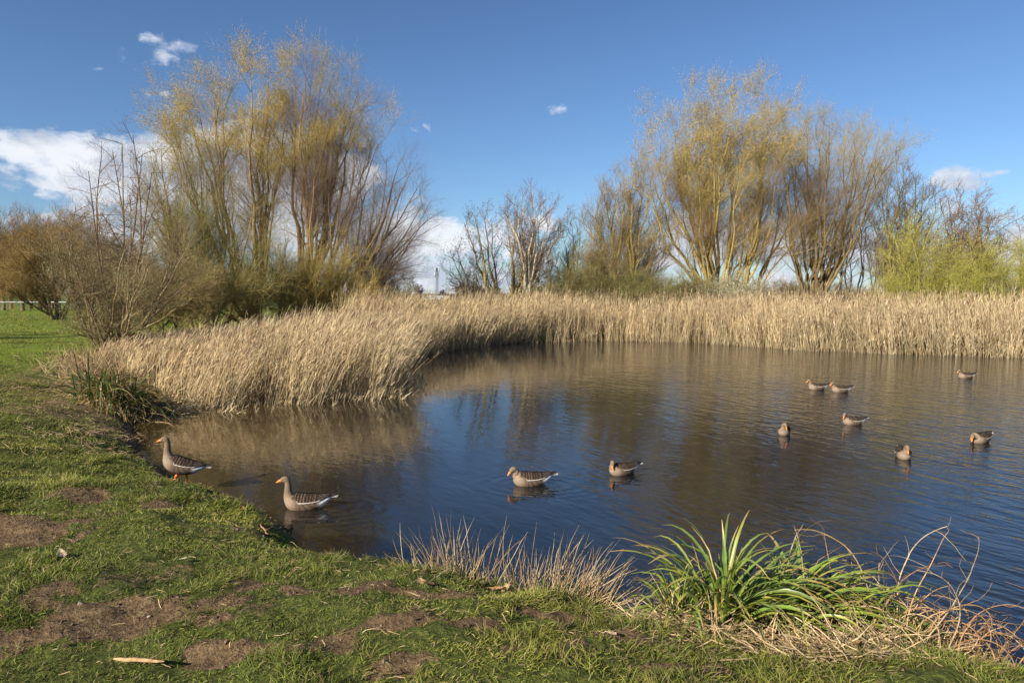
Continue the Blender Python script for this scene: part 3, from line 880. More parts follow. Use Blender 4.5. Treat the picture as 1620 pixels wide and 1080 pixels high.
# far-left wood and golden crack willow
tree("crack_willow", "wide golden-brown willow with drooping curved boughs left of the alder, beyond the lawn", "tree", None, gbase(90, 62),
     [(-10, 440), (0, 405), (15, 385), (35, 372), (60, 365), (85, 350), (105, 345), (125, 350), (145, 370), (160, 390), (10, 425), (170, 420), (30, 415), (60, 400), (-15, 420), (-30, 400), (0, 450), (30, 455)],
     r0=0.16, limb_col=(0.16, 0.11, 0.05), twig_col=(0.22, 0.15, 0.05), n=(13, 10, 8), l=(0.26, 0.14, 0.07), a=(.5, .6, .7), trop=-0.1, cl=.5, ch=.75, t0=0.2, extra=1.2, tr=(.018, .012, .010), br=.4, jit=4)
for i, (u, vt, D) in enumerate([(-25, 345, 100), (8, 338, 104), (38, 335, 100), (66, 342, 106), (95, 338, 103), (125, 345, 108), (155, 352, 104), (20, 352, 112), (52, 350, 114), (85, 352, 116), (190, 370, 108), (225, 385, 106)]):
    lb = ["bare brown woodland tree cut by the left edge of the view", "bare brown woodland tree second from the left edge, front row of the wood", "bare brown woodland tree with the highest rounded top at far left",
          "bare brown woodland tree in the middle of the far left wood", "bare brown woodland tree behind the left boughs of the wide golden-brown willow", "bare woodland tree behind the wide golden-brown willow crown",
          "bare woodland tree just left of the alder's stems, far off", "rear row woodland tree behind the second front tree at far left", "rear row woodland tree behind the high rounded one",
          "rear row woodland tree behind the golden-brown willow", "far woodland tree seen through the alder stems", "far woodland tree seen right of the alder stems"][i]
    tree("woodland_tree", lb, "tree", "bare trees of the wood beyond the lawn", gbase(u, D),
         [(u + dx, vt + abs(dx) ** 1.5 * .18 + rng.uniform(-3, 5)) for dx in (-24, -16, -8, 0, 8, 16, 24)] + [(u + dx, vt + 50 + rng.uniform(-9, 9)) for dx in (-26, 26, 0)],
         r0=0.22, limb_col=(0.13, 0.09, 0.055), twig_col=(0.17, 0.105, 0.05), n=(9, 8, 7), l=(0.22, 0.12, 0.06), a=(.5, .6, .7), trop=0.3, cl=.4, ch=.35, t0=0.2, extra=.6, tr=(.03, .022, .018), single=.2, br=.2, K=9, jit=3)
# tree off to the left whose shadow falls over the lawn
tree("shade_tree", "bare tree outside the left edge that shades the lawn", "tree", None, (-44, 22, gz(-44, 22)), [(-1700, 200), (-1500, 100), (-1250, 0), (-1150, 60), (-900, 120), (-760, 220), (-1300, 250)],
     r0=0.3, n=(12, 9, 7), l=(0.25, 0.12, 0.06), tr=(.03, .02, .018), single=.2, extra=1, jit=3)
# distant trees on the skyline
for i, (u, v, r, D) in enumerate([(661, 458, 8.5, 420), (700, 462, 4, 520), (728, 455, 9, 430), (757, 458, 9, 430), (784, 460, 8, 440), (617, 462, 5, 500), (820, 456, 9, 430), (848, 458, 8, 450), (872, 457, 9, 430), (893, 460, 7, 460), (945, 458, 9, 430)]):
    lb = ["small round-crowned tree on the skyline left of the mast", "tiny dark tree on the skyline just right of the mast", "skyline tree seen left of the bare ash's boughs", "skyline tree seen left of the ash trunk",
          "skyline tree seen right behind the ash trunk", "tiny faint tree on the skyline beside the spreading willow's lowest twigs", "skyline tree between the ash and the birch trunk", "skyline tree just right of the birch trunk",
          "skyline tree midway between the birch and the low olive tree", "skyline tree behind the low olive tree", "skyline tree left of the lichened tree's stems"][i]
    tree("skyline_tree", lb, "tree", "distant trees on the skyline", gbase(u, D), [(u + r * math.cos(q), v - r * math.sin(q) * .9) for q in np.linspace(-.25, pi + .25, 9)],
         r0=0.35, limb_col=(0.10, 0.09, 0.09), twig_col=(0.13, 0.115, 0.115), n=(8, 7, 6), l=(0.30, 0.16, 0.09), a=(.6, .7, .8), trop=0.1, cl=.5, ch=.35, t0=.2, extra=1, tr=(.09, .06, .05), single=.25, br=.2, K=7, jit=4)
tree("young_tree", "thin green-grey young tree standing behind the reeds left of the mast", "tree", None, gbase(636, 70),
     [(612, 450), (622, 436), (636, 430), (648, 440), (655, 448), (630, 450)], r0=0.06, limb_col=(.15, .15, .08), twig_col=(.11, .13, .07), n=(8, 6, 4), l=(.3, .16, .09), trop=.3, tr=(.02, .014, .012), extra=.4, K=7, buds=(.12, .16, .07),
     bud_n=1, bud_l=.12, bud_r=.03, jit=1, br=.1)


# ------------------------------------------------------------------ distant hedge, mast, shed, rail
def hedge(name, label, x0, x1, D, h0, col):
    m = M()
    n = int((x1 - x0) / 1.2) * 30
    x = rng.uniform(x0, x1, n)
    y = D + rng.normal(size=n) * 1.5
    z = hgt(x, y, False)
    hh = h0 * (0.7 + 0.6 * fbm(x * .07, y * 0))
    P = grow(np.stack([x, y, z + rng.uniform(0, .5, n) * hh], 1), np.stack([rng.normal(size=n) * .5, rng.normal(size=n) * .3, np.ones(n)], 1), hh * rng.uniform(.3, .6, n), 3, noise=.2)
    m.tube(P, np.broadcast_to(np.array([.25, .3, .06]), P.shape[:2]) * h0 * .3, 3, np.asarray(col) * rng.uniform(.6, 1.4, (n, 1)))
    tag(m.build_at(name, MAT_TWIG, ((x0 + x1) / 2, D, gz((x0 + x1) / 2, D))), label, "hedge")


hedge("field_hedge", "long dark clipped hedge along the skyline beyond the green field", -140, 330, 400, 2.6, (0.06, 0.05, 0.045))
hedge("field_hedge", "low brown hedge behind the far reeds and the willows on the right", 4, 50, 62, 1.5, (0.10, 0.07, 0.05))


def box(m, c, s, col):
    c, s = np.asarray(c, float), np.asarray(s, float) / 2
    v = np.array([[x, y, z] for x in (-1, 1) for y in (-1, 1) for z in (-1, 1)]) * s + c
    m.add(v, [(0, 1, 3, 2), (4, 6, 7, 5), (0, 4, 5, 1), (2, 3, 7, 6), (0, 2, 6, 4), (1, 5, 7, 3)], col)


def bar(m, a, b, r, col, sides=6):
    m.tube(np.linspace(a, b, 2)[None], r, sides, col)


# mast: lattice column with aerials
md = 330
mb = np.array([(691.5 - 810) / F * md, md, 0.0])
mb[2] = gz(mb[0], mb[1])
mt_ = PD(691.5, 424, md)[2] - mb[2]
mast = thing("radio_mast", mb, "thin grey lattice radio mast on the skyline between the willow and the ash", "mast")
m = M()
wd_ = 0.75
cs = [(wd_ * math.cos(q), wd_ * math.sin(q)) for q in (0.5, 0.5 + 2 * pi / 3, 0.5 + 4 * pi / 3)]
for (x, y) in cs:
    bar(m, (x, y, 0), (x * .6, y * .6, mt_), 0.13, (.22, .22, .24))
nz = 14
for k in range(nz):
    for i in range(3):
        z0, z1 = mt_ * k / nz, mt_ * (k + 1) / nz
        f0, f1_ = 1 - .4 * k / nz, 1 - .4 * (k + 1) / nz
        a_, b_ = cs[i], cs[(i + 1) % 3]
        bar(m, (a_[0] * f0, a_[1] * f0, z0), (b_[0] * f1_, b_[1] * f1_, z1), 0.07, (.25, .25, .27), 4)
m.build("lattice", MAT_METAL, mast)
for k, (h_, q) in enumerate([(.96, 0), (.96, 2.1), (.96, 4.2), (.78, 1), (.78, 3.3)]):
    m = M()
    box(m, (1.0 * math.cos(q), 1.0 * math.sin(q), mt_ * h_), (.45, .45, 2.2), (.5, .5, .52))
    bar(m, (0, 0, mt_ * h_), (math.cos(q), math.sin(q), mt_ * h_), .08, (.3, .3, .3), 4)
    m.build("aerial", MAT_METAL, mast)
# low shed with pale roof half hidden behind the reeds
sb = np.array([(692 - 810) / F * 120, 120, 0.0])
sb[2] = gz(sb[0], sb[1])
shed = thing("field_shed", sb, "low dark shed with a pale roof half hidden by the reeds below the mast", "shed")
m = M()
box(m, (0, 0, .75), (3.6, 3, 1.5), (.05, .045, .045))
m.build("wall", MAT_SHED, shed)
m = M()
v = np.array([(-2, -1.7, 1.5), (2, -1.7, 1.5), (2, 0, 2.1), (-2, 0, 2.1), (2, 1.7, 1.5), (-2, 1.7, 1.5)])
vv = np.concatenate([v, v + (0, 0, .1)])
m.add(vv, [(0, 1, 2, 3), (3, 2, 4, 5), (6, 9, 8, 7), (9, 11, 10, 8), (0, 6, 7, 1), (5, 4, 10, 11)], (.55, .57, .6))
m.add(vv, [(1, 7, 8, 2), (2, 8, 10, 4), (3, 9, 6, 0), (5, 11, 9, 3)], (.55, .57, .6))
m.build("roof", MAT_METAL, shed, smooth=False)
m = M()
box(m, (-.6, -1.52, .65), (.8, .05, 1.2), (.12, .07, .05))
m.build("door", MAT_SHED, shed)

# pale rail fence beyond the lawn
rd = 92.0
xs = np.arange(-92, -40, 3.0)
rail = thing("rail_fence", (xs[0], rd, gz(xs[0], rd)), "low fence with one pale horizontal rail beyond the lawn at far left", "fence")
b0 = np.array(rail.location)
m = M()
zz = 0.55 * CAMH * 0 + np.array([gz(x, rd) for x in xs])
zr = PD(50, 478, rd)[2]
pts = np.stack([xs, np.full(len(xs), rd), np.full(len(xs), zr)], 1) - b0
m.tube(pts[None], 0.09, 6, (.42, .42, .43))
m.build("rail", MAT_METAL, rail)
for i, x in enumerate(xs):
    m = M()
    box(m, (x - b0[0], 0.12, (zr + zz[i]) / 2 - b0[2]), (.08, .08, zr - zz[i] + .1), (.16, .12, .09))
    m.build("post", MAT_SHED, rail)


# ------------------------------------------------------------------ reeds
def inpoly(poly, n, edge_w=None, wfun=None):
    lo, hi = poly.min(0), poly.max(0)
    outp = []
    cnt = 0
    while cnt < n:
        q = rng.uniform(lo, hi, (n * 3, 2))
        s = sdf(q[:, 0], q[:, 1], poly)
        ok = s < (fbm(q[:, 0] * 1.6, q[:, 1] * 1.6, 3) - .5) * 0.8
        if wfun is not None:
            ok &= rng.random(len(q)) < wfun(q, s)
        q = q[ok]
        outp.append(q)
        cnt += len(q)
    return np.concatenate(outp)[:n]


def reeds(name, label, q, hmean, lean, origin, plume=0.28, leaf=1.0, wid=1.0):
    n = len(q)
    x, y = q[:, 0], q[:, 1]
    z = np.maximum(hgt(x, y, False), -0.45)
    h = (hmean(x, y, z) if callable(hmean) else hmean) * rng.uniform(0.72, 1.12, n) * (0.85 + 0.3 * fbm(x * .5, y * .5))
    short = rng.random(n) < 0.18
    h = np.where(short, h * rng.uniform(.2, .7, n), h)
    lx = lean(x, y)
    gust = (fbm(x * .6 + 9, y * .6, 3) - .5) * .4
    d0 = np.stack([lx * .5 + gust + rng.normal(size=n) * .15, rng.normal(size=n) * .15, np.ones(n)], 1)
    tall = rng.random(n) < 0.07
    h = np.where(tall, h * 1.22, h)
    br = rng.random(n) < 0.025
    d0[br, :2] += rng.normal(size=(br.sum(), 2)) * .5
    N = n
    K = 5
    P = np.empty((N, K, 3))
    P[:, 0] = np.stack([x, y, z - .05], 1)
    d = nrm(d0)
    for k in range(1, K):
        d = nrm(d + np.stack([lx * .22, 0 * lx, 0 * lx], 1) + rng.normal(size=(N, 3)) * .035)
        P[:, k] = P[:, k - 1] + d * (h / (K - 1))[:, None]
    tone = rng.random((n, 1))
    c = np.array([.78, .66, .42]) * (1 - tone) + np.array([.58, .45, .26]) * tone
    c = np.where(rng.random((n, 1)) < .10, c * np.array([.5, .42, .36]), c)
    c = c * rng.uniform(.7, 1.25, (n, 1)) * (0.8 + 0.4 * fbm(x * .8, y * .8))[:, None]
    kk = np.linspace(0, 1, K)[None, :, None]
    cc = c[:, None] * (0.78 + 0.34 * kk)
    m = M()
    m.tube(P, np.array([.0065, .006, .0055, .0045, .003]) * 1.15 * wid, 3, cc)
    Rr = np.full((n, K), .005)
    # dead leaves hanging off the stems
    p, tn, t, rr, ix = sample(P, Rr, 3, .2, .95)
    keep = (rng.random(len(p)) < leaf * .75)
    p, tn, ix = p[keep], tn[keep], ix[keep]
    dd = side(tn, rng.uniform(.15, .5, len(p)), (.9, 0, .2))
    PL = grow(p, dd, rng.uniform(.15, .38, len(p)), 4, (.2, 0, -.2), .08)
    m.tube(PL, np.array([.004, .006, .005, .0015]) * 1.1 * wid, 2, c[ix] * rng.uniform(.85, 1.25, (len(p), 1)))
    # plumes
    top = rng.random(n) < plume
    p = P[top][:, -1]
    dr = nrm(P[top][:, -1] - P[top][:, -2]) + np.array([.10, 0, 0])
    PP = grow(p - dr * .05, dr, rng.uniform(.12, .26, len(p)), 4, (.25, 0, -.12), .08)
    m.tube(PP, np.array([.005, .013, .010, .003]) * wid, 3, np.array([.34, .235, .15]) * rng.uniform(.4, 1.6, (len(p), 1)))
    return tag(m.build_at(name, MAT_REED, origin), label, "reeds", kind="stuff")


lean1 = lambda x, y: 0.30 - 0.012 * (y - 18) + 0 * x
q1 = inpoly(BED1, 15500, wfun=lambda q, s: np.where(s > -2.2, 1, .55) * np.where(q[:, 1] < 24, 1, .8))
reeds("reed_bed", "dense straw-coloured reeds leaning right on the left promontory", q1, lambda x, y, z: np.clip(1.22 + .98 * sst(-14, -6, x) - .75 * z - .35 * sst(21, 18, y), .6, 3), lean1, (-9, 24, 0))
lean2 = lambda x, y: 0.22 * sst(12, -6, x) - 0.10 * sst(4, 22, x)
q2 = inpoly(BED2, 19500, wfun=lambda q, s: np.where(s > -1.6, 1, .42) * sst(36, 26, q[:, 0]))
reeds("reed_bed", "long pale belt of tall reeds along the far shore", q2, 2.45, lean2, (8, 42, 0), wid=1.5, leaf=.8)


# sparse stems standing in open water beyond the promontory's tip, and in front of the tussock
def loose(pts, n, sp, hm, label):
    q = np.array([PZ(u, v, 0)[:2] for (u, v) in pts])
    q = q[rng.integers(0, len(q), n)] + rng.normal(size=(n, 2)) * sp
    reeds("loose_reeds", label, q, hm, lean1, (q[0, 0], q[0, 1], 0), plume=.1, leaf=.8)


loose([(640, 618), (650, 612), (655, 600), (650, 606), (620, 626), (600, 630), (560, 634)], 260, .35, .8, "short broken reed stems at the tip of the left reed promontory")
loose([(225, 650), (240, 655), (255, 650), (270, 648), (300, 648), (350, 650), (420, 643)], 260, .3, .6, "thin broken reed stems in the water beside the sedge tussock")


# ------------------------------------------------------------------ turf
def turf():
    m = M()

    def patch(n, poly, hmin, hmax, wid, den=1.0, dead=.22, seed=0, K=4):
        poly = np.array(poly)
        lo, hi = poly.min(0), poly.max(0)
        q = rng.uniform(lo, hi, (n, 2))
        q = q[sdf(q[:, 0], q[:, 1], poly) < 0]
        x, y = q[:, 0], q[:, 1]
        cl = fbm(x * 5.5, y * 5.5, 3)
        B = bare(x, y)
        s = sdf(x, y, POND)
        ok = (rng.random(len(x)) < np.clip(1.05 - B * 1.0, 0.01, 1) * sst(.36, .60, cl + .12)) & (s > 0.02)
        x, y, cl, B = x[ok], y[ok], cl[ok], B[ok]
        n = len(x)
        z = hgt(x, y)
        tuft = sst(.5, .68, fbm(x * 2.2 + 3, y * 2.2, 3))
        h = rng.uniform(hmin, hmax, n) * (.7 + .9 * tuft)
        an = fbm(x * 3 + 7, y * 3, 2) * 12
        d = np.stack([np.cos(an) * .5 + rng.normal(size=n) * .55 + .15, np.sin(an) * .5 + rng.normal(size=n) * .55, np.ones(n)], 1)
        P = grow(np.stack([x, y, z - .008], 1), d, h, K, (0.1, 0, -.75), .12)
        f = rng.random((n, 1))
        big = fbm(x * .9 + 20, y * .9, 3)[:, None]
        g1, g2, g3 = np.array([.10, .14, .022]), np.array([.26, .30, .045]), np.array([.42, .40, .08])
        c = g1 * (1 - f) + g2 * f
        k = np.clip(sst(.4, .65, big) * .7, 0, 1)
        c = c * (1 - k) + (g2 * (1 - f) + g3 * f) * k
        dm = rng.random(n) < dead + .25 * B
        c[dm] = np.array([.34, .25, .12]) * rng.uniform(.5, 1.2, (dm.sum(), 1))
        prof = np.array([.8, 1, .75, .15]) if K == 4 else np.array([1, .8, .15])
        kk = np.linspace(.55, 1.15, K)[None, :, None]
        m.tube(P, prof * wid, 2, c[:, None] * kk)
    patch(290000, [(-4.2, 2.4), (4.0, 2.4), (3.4, 4.4), (0.8, 5.6), (-1.6, 6.0), (-5.0, 6.2)], .022, .062, .0018)
    patch(190000, [(-5, 4.8), (-1.0, 5.6), (-1.8, 7.5), (-4.5, 10.5), (-9, 11), (-7.5, 6)], .028, .07, .0028)
    patch(90000, [(-8, 9), (-5, 9), (-6.6, 13), (-7.5, 16), (-13.5, 17), (-12, 10)], .03, .075, .006, K=3)
    patch(70000, [(-9, 15.5), (-8.8, 17), (-10, 21), (-16, 36), (-34, 45), (-17, 17)], .04, .10, .012, K=3)
    patch(60000, [(-16, 34), (-14, 40), (-40, 80), (-75, 85), (-36, 42)], .05, .12, .03, K=3)
    tag(m.build_at("grass", MAT_GRASS, (-3, 6, 1)), "short green turf covering the bank and the lawn", "grass", kind="stuff")


turf()


# dry straw lying about
def straw(name, label, spots, n, lmin, lmax, r, col=(.42, .31, .17), up=.12, curl=.25, org=None):
    m = M()
    sp = np.array(spots)
    k = rng.integers(0, len(sp), n)
    x = sp[k, 0] + rng.normal(size=n) * sp[k, 2]
    y = sp[k, 1] + rng.normal(size=n) * sp[k, 3]
    z = np.maximum(hgt(x, y), 0.0) + rng.uniform(.003, .03, n)
    an = rng.normal(size=n) * .9 + np.where(rng.random(n) < .5, 0, pi) - .25
    d = np.stack([np.cos(an), np.sin(an), rng.normal(size=n) * up], 1)
    P = grow(np.stack([x, y, z], 1), d, rng.uniform(lmin, lmax, n), 5, (0, 0, -.1), curl)
    gzv = hgt(P[..., 0], P[..., 1])
    P[..., 2] = np.maximum(P[..., 2], np.maximum(gzv, 0) + .004)
    m.tube(P, np.array([.8, 1, 1, .8, .3]) * r, 2, np.asarray(col) * rng.uniform(.45, 1.35, (n, 1)))
    return tag(m.build_at(name, MAT_DRY, (sp[0, 0], sp[0, 1], 1)), label, "straw", kind="stuff")


def W(u, v, z):
    p = PZ(u, v, z)
    return float(p[0]), float(p[1])


straw("straw_litter", "tangled dry straw around the green sedge in the foreground",
      [(*W(1130, 1000, 1), .14, .06), (*W(1200, 1010, 1), .16, .07), (*W(1290, 1030, 1), .16, .08), (*W(1360, 1055, .95), .14, .07), (*W(1060, 985, 1.05), .12, .05), (*W(1420, 1060, .8), .15, .08), (*W(1480, 1065, .7), .2, .1), (*W(1540, 1060, .6), .15, .1), (*W(1230, 980, 1), .2, .08), (*W(1320, 1070, 1), .2, .06)],
      3800, .08, .32, .0026, up=.25)
straw("straw_litter", "flattened tawny straw on the bank between the lawn and the alder",
      [(*W(60, 600, .9), .8, .8), (*W(110, 580, .9), .8, 1.2), (*W(130, 610, .9), .6, 1.), (*W(105, 650, .9), .5, .7), (*W(150, 680, .7), .3, .8), (*W(160, 660, .5), .3, .5), (*W(170, 690, .3), .2, .4)], 1300, .08, .32, .0035, up=.1, col=(.30, .21, .12))
straw("dead_grass", "tawny standing dead grass round the foot of the bare alder",
      [(*W(140, 575, .9), .4, .7), (*W(155, 588, .8), .4, .6), (*W(185, 575, .7), .8, .8)], 3600, .25, .7, .005, up=1.2, curl=.12, col=(.40, .29, .15))
straw("straw_litter", "scattered straw bits and dead grass on the worn turf",
      [(-1.5, 4.0, 1.5, .8), (-3, 5.5, 1.2, .9), (0.2, 3.7, 1., .5), (-5, 8, 1, 1), (-.3, 4.6, .8, .25), (0.9, 4.2, .5, .2)], 1500, .02, .10, .0018, up=.1)


def crumbs():
    m = M()
    n = 26000
    x, y = rng.uniform(-5, 3.2, n), rng.uniform(2.6, 9, n)
    B = bare(x, y)
    ok = (rng.random(n) < B * .8 + .03) & (sdf(x, y, POND) > .1)
    x, y = x[ok], y[ok]
    n = len(x)
    z = hgt(x, y) + (bare(x, y) * .8 + .2) * (fbm(x * 9, y * 9, 3) - 0.5) * 0.06
    r = .0025 + .013 * rng.random(n) ** 5
    dirs = np.array([(1, 0, 0), (0, 1, 0), (-1, 0, 0), (0, -1, 0), (0, 0, 1), (0, 0, -1)], float)
    V = np.stack([x, y, z], 1)[:, None] + dirs[None] * r[:, None, None] * rng.uniform(.5, 1.3, (n, 6, 1)) + rng.normal(size=(n, 6, 3)) * r[:, None, None] * .2
    f = np.array([(0, 1, 4), (1, 2, 4), (2, 3, 4), (3, 0, 4), (1, 0, 5), (2, 1, 5), (3, 2, 5), (0, 3, 5)])
    F_ = (np.arange(n)[:, None, None] * 6 + f[None]).reshape(-1, 3)
    c = np.where(rng.random((n, 1)) < .06, np.array([.36, .30, .22]), np.array([.13, .085, .048]) * rng.uniform(.5, 1.6, (n, 1)))
    m.add(V.reshape(-1, 3), F_, np.repeat(c, 6, 0))
    tag(m.build_at("soil_crumbs", MAT_LEAF, (-1, 4, 1), smooth=False), "soil crumbs and tiny stones on the bare worn patches", "soil", kind="stuff")


crumbs()


def tuft(name, label, cat, centre, n, spread, hh, width, lean, cols, mat, trop=(0.15, 0, -.35), curve=.1, K=6, part=None, sides=2, fan=.35, prof=None):
    cx, cy = centre
    cz = gz(cx, cy)
    x = cx + rng.normal(size=n) * spread[0]
    y = cy + rng.normal(size=n) * spread[1]
    z = hgt(x, y) - .02
    rel = np.stack([(x - cx) / max(spread[0], .01), (y - cy) / max(spread[1], .01)], 1)
    d = np.stack([rel[:, 0] * fan * .6 + lean[0] + rng.normal(size=n) * fan * .6, rel[:, 1] * fan * .5 + lean[1] + rng.normal(size=n) * fan * .5, np.ones(n)], 1)
    P = grow(np.stack([x, y, z], 1), d, hh * (.22 + .85 * rng.random(n) ** 1.7), K, trop, curve)
    prof = np.array([.8, 1, 1, .9, .7, .2]) if prof is None else prof
    cc = np.asarray(cols)[rng.integers(0, len(cols), n)] * rng.uniform(.7, 1.25, (n, 1))
    m = M()
    m.tube(P, prof * width, sides, cc)
    return m, (cx, cy, cz), P


DRYC = [(.46, .34, .17), (.38, .26, .12), (.30, .19, .09), (.50, .40, .24)]
GRN = [(.11, .17, .03), (.16, .20, .05), (.08, .13, .03)]


def tussock(label, u, v, z, n, spread, hh, lean, ug=240):
    c = W(u, v, z)
    m, og, _ = tuft("", "", "", c, n, spread, hh, .0024, lean, DRYC, MAT_DRY, trop=(.12, 0, -.25), curve=.09, sides=3, fan=.30)
    root = thing("dry_grass_tussock", og, label, "grass tussock", "dry grass tussocks on the near bank")
    m.v = [vv - np.array(og) for vv in m.v]
    tag(m.build("dry_stems", MAT_DRY, root), kind='stuff')
    m, _, _ = tuft("", "", "", c, ug, (spread[0] * 1.2, spread[1] * 1.2), hh * .42, .0030, (lean[0] * .6, lean[1]), GRN + [(.3, .25, .1)], MAT_GRASS, trop=(.1, 0, -.8))
    m.v = [vv - np.array(og) for vv in m.v]
    tag(m.build("green_blades", MAT_GRASS, root), kind='stuff')


tussock("spiky dry grass tussock on the near bank edge, left one", 735, 915, .95, 170, (.17, .10), .50, (-.05, 0))
tussock("dry grass tussock leaning right on the near bank edge, left of the green sedge", 890, 935, .95, 170, (.13, .09), .50, (.32, 0))
tussock("small sparse dry grass tuft between the two bigger near tussocks", 830, 925, .95, 60, (.05, .05), .40, (.05, 0), 60)
tussock("low wispy dry tuft fanning right, touching the green sedge leaves", 945, 945, .95, 90, (.06, .06), .42, (.55, 0), 80)


# ------------------------------------------------------------------ sedges
def leaf_cols(n, K, g, tipc, tipf=.8):
    kk = np.linspace(0, 1, K)[None, :, None]
    f = sst(tipf - .08, tipf + .12, kk + rng.normal(size=(n, 1, 1)) * .09)
    return g[:, None] * (1 - f) + np.asarray(tipc) * f


def sedge(label, clumps, og, nm="sedge_plant", dense=1.0):
    root = thing(nm, og, label, "sedge plant", None)
    og = np.array(og)
    gm, dm = M(), M()
    for (cx, cy, n, sx, sy, ln, lx, ly, drop, wdt, gcols, deadn) in clumps:
        n = int(n * dense)
        x = cx + rng.normal(size=n) * sx
        y = cy + rng.normal(size=n) * sy
        z = hgt(x, y) - .02
        d = np.stack([lx + rng.normal(size=n) * .30, ly + rng.normal(size=n) * .28, np.ones(n)], 1)
        L = ln * 1.08 * rng.uniform(.55, 1.05, n)
        K = 12
        P = np.empty((n, K, 3))
        P[:, 0] = np.stack([x, y, z], 1)
        dd = nrm(d)
        dp = drop * rng.uniform(.5, 1.5, n)
        for k in range(1, K):
            g = (k / K) ** 1.6 * .62
            hz = np.stack([dd[:, 0], dd[:, 1], 0 * dd[:, 0]], 1)
            dd = nrm(dd + hz * .10 + np.array([.10, .0, -1.0]) * (g * dp)[:, None] * .85 + rng.normal(size=(n, 3)) * .02)
            P[:, k] = P[:, k - 1] + dd * (L / (K - 1))[:, None]
        gcol = np.asarray(gcols)[rng.integers(0, len(gcols), n)] * rng.uniform(.75, 1.3, (n, 1))
        prof = np.sin(np.linspace(.35, 1, K) * pi) ** .5 * 1.0
        prof = np.array([.6, .75, .88, .96, 1, 1, .97, .9, .8, .62, .38, .08])
        wa = np.stack([-dd[:, 1], dd[:, 0], rng.normal(size=n) * .35], 1)
        gm.tube(P - og, prof * wdt * 1.2 * rng.uniform(.7, 1.15, (n, 1)), -3, leaf_cols(n, K, gcol, (.42, .28, .10), .86), wa)
        # dead leaves
        n = deadn
        x = cx + rng.normal(size=n) * sx * 1.2
        y = cy + rng.normal(size=n) * sy * 1.2
        z = hgt(x, y) - .02
        d = np.stack([lx * 1.1 + rng.normal(size=n) * .55, ly + rng.normal(size=n) * .4, np.ones(n) * .9], 1)
        P = grow(np.stack([x, y, z], 1), d, ln * rng.uniform(.35, 1.0, n), 9, (.25, 0, -1.9), .12)
        gzv = np.maximum(hgt(P[..., 0], P[..., 1], False), 0) + .01
        P[..., 2] = np.maximum(P[..., 2], gzv)
        dm.tube(P - og, np.array([.6, .8, .9, 1, 1, .9, .7, .5, .15]) * wdt * .42, 2, np.asarray([(.47, .33, .17), (.36, .23, .10), (.52, .42, .26)])[rng.integers(0, 3, n)] * rng.uniform(.6, 1.25, (n, 1)))
    tag(gm.build("green_leaves", MAT_SEDGE, root), kind='stuff')
    tag(dm.build("dead_leaves", MAT_DRY, root), kind='stuff')


SG = [(.13, .21, .035), (.20, .27, .04), (.28, .32, .05), (.16, .21, .05)]
a1, a2, a3, a4, a5 = W(1145, 985, 1.0), W(1215, 985, 1.0), W(1280, 1000, .95), W(1075, 985, 1.0), W(1310, 1020, .9)
sedge("big clump of arching green sedge leaves with brown tips at the near water's edge",
      [(*a1, 46, .05, .04, .76, .10, .0, .7, .0105, SG, 50), (*a1, 7, .04, .04, .80, -.42, .0, .8, .0095, SG, 10), (*a2, 70, .09, .05, .84, .45, .05, .85, .0095, SG, 90), (*a2, 60, .10, .06, .85, .7, .08, 1.0, .009, SG, 70),
       (*a3, 60, .08, .06, .75, .8, .02, 1.15, .009, SG, 80), (*a4, 16, .05, .04, .42, -.3, .0, 1.0, .008, SG, 40), (*a4, 20, .05, .04, .38, .05, .0, .7, .008, SG, 20), (*a5, 40, .06, .06, .6, .8, -.15, 1.3, .0085, SG, 60), (*W(1330, 1010, .9), 60, .07, .06, .68, .9, .05, 1.1, .009, SG, 60)],
      (a1[0], a1[1], gz(*a1)), dense=2.2)
t1, t2, t3 = W(190, 640, .35), W(225, 640, .25), W(165, 625, .5)
SG2 = [(.085, .12, .025), (.15, .15, .035), (.20, .15, .05), (.06, .085, .02)]
sedge("rounded drooping sedge tussock, half withered, at the left shore below the alder",
      [(*t1, 230, .30, .30, 1.35, .1, -.1, 1.0, .013, SG2, 230), (*t2, 200, .3, .25, 1.3, .4, -.2, 1.05, .013, SG2, 200), (*t3, 130, .25, .3, 1.2, -.35, 0, 1.0, .013, SG2, 120)],
      (t1[0], t1[1], gz(*t1)))


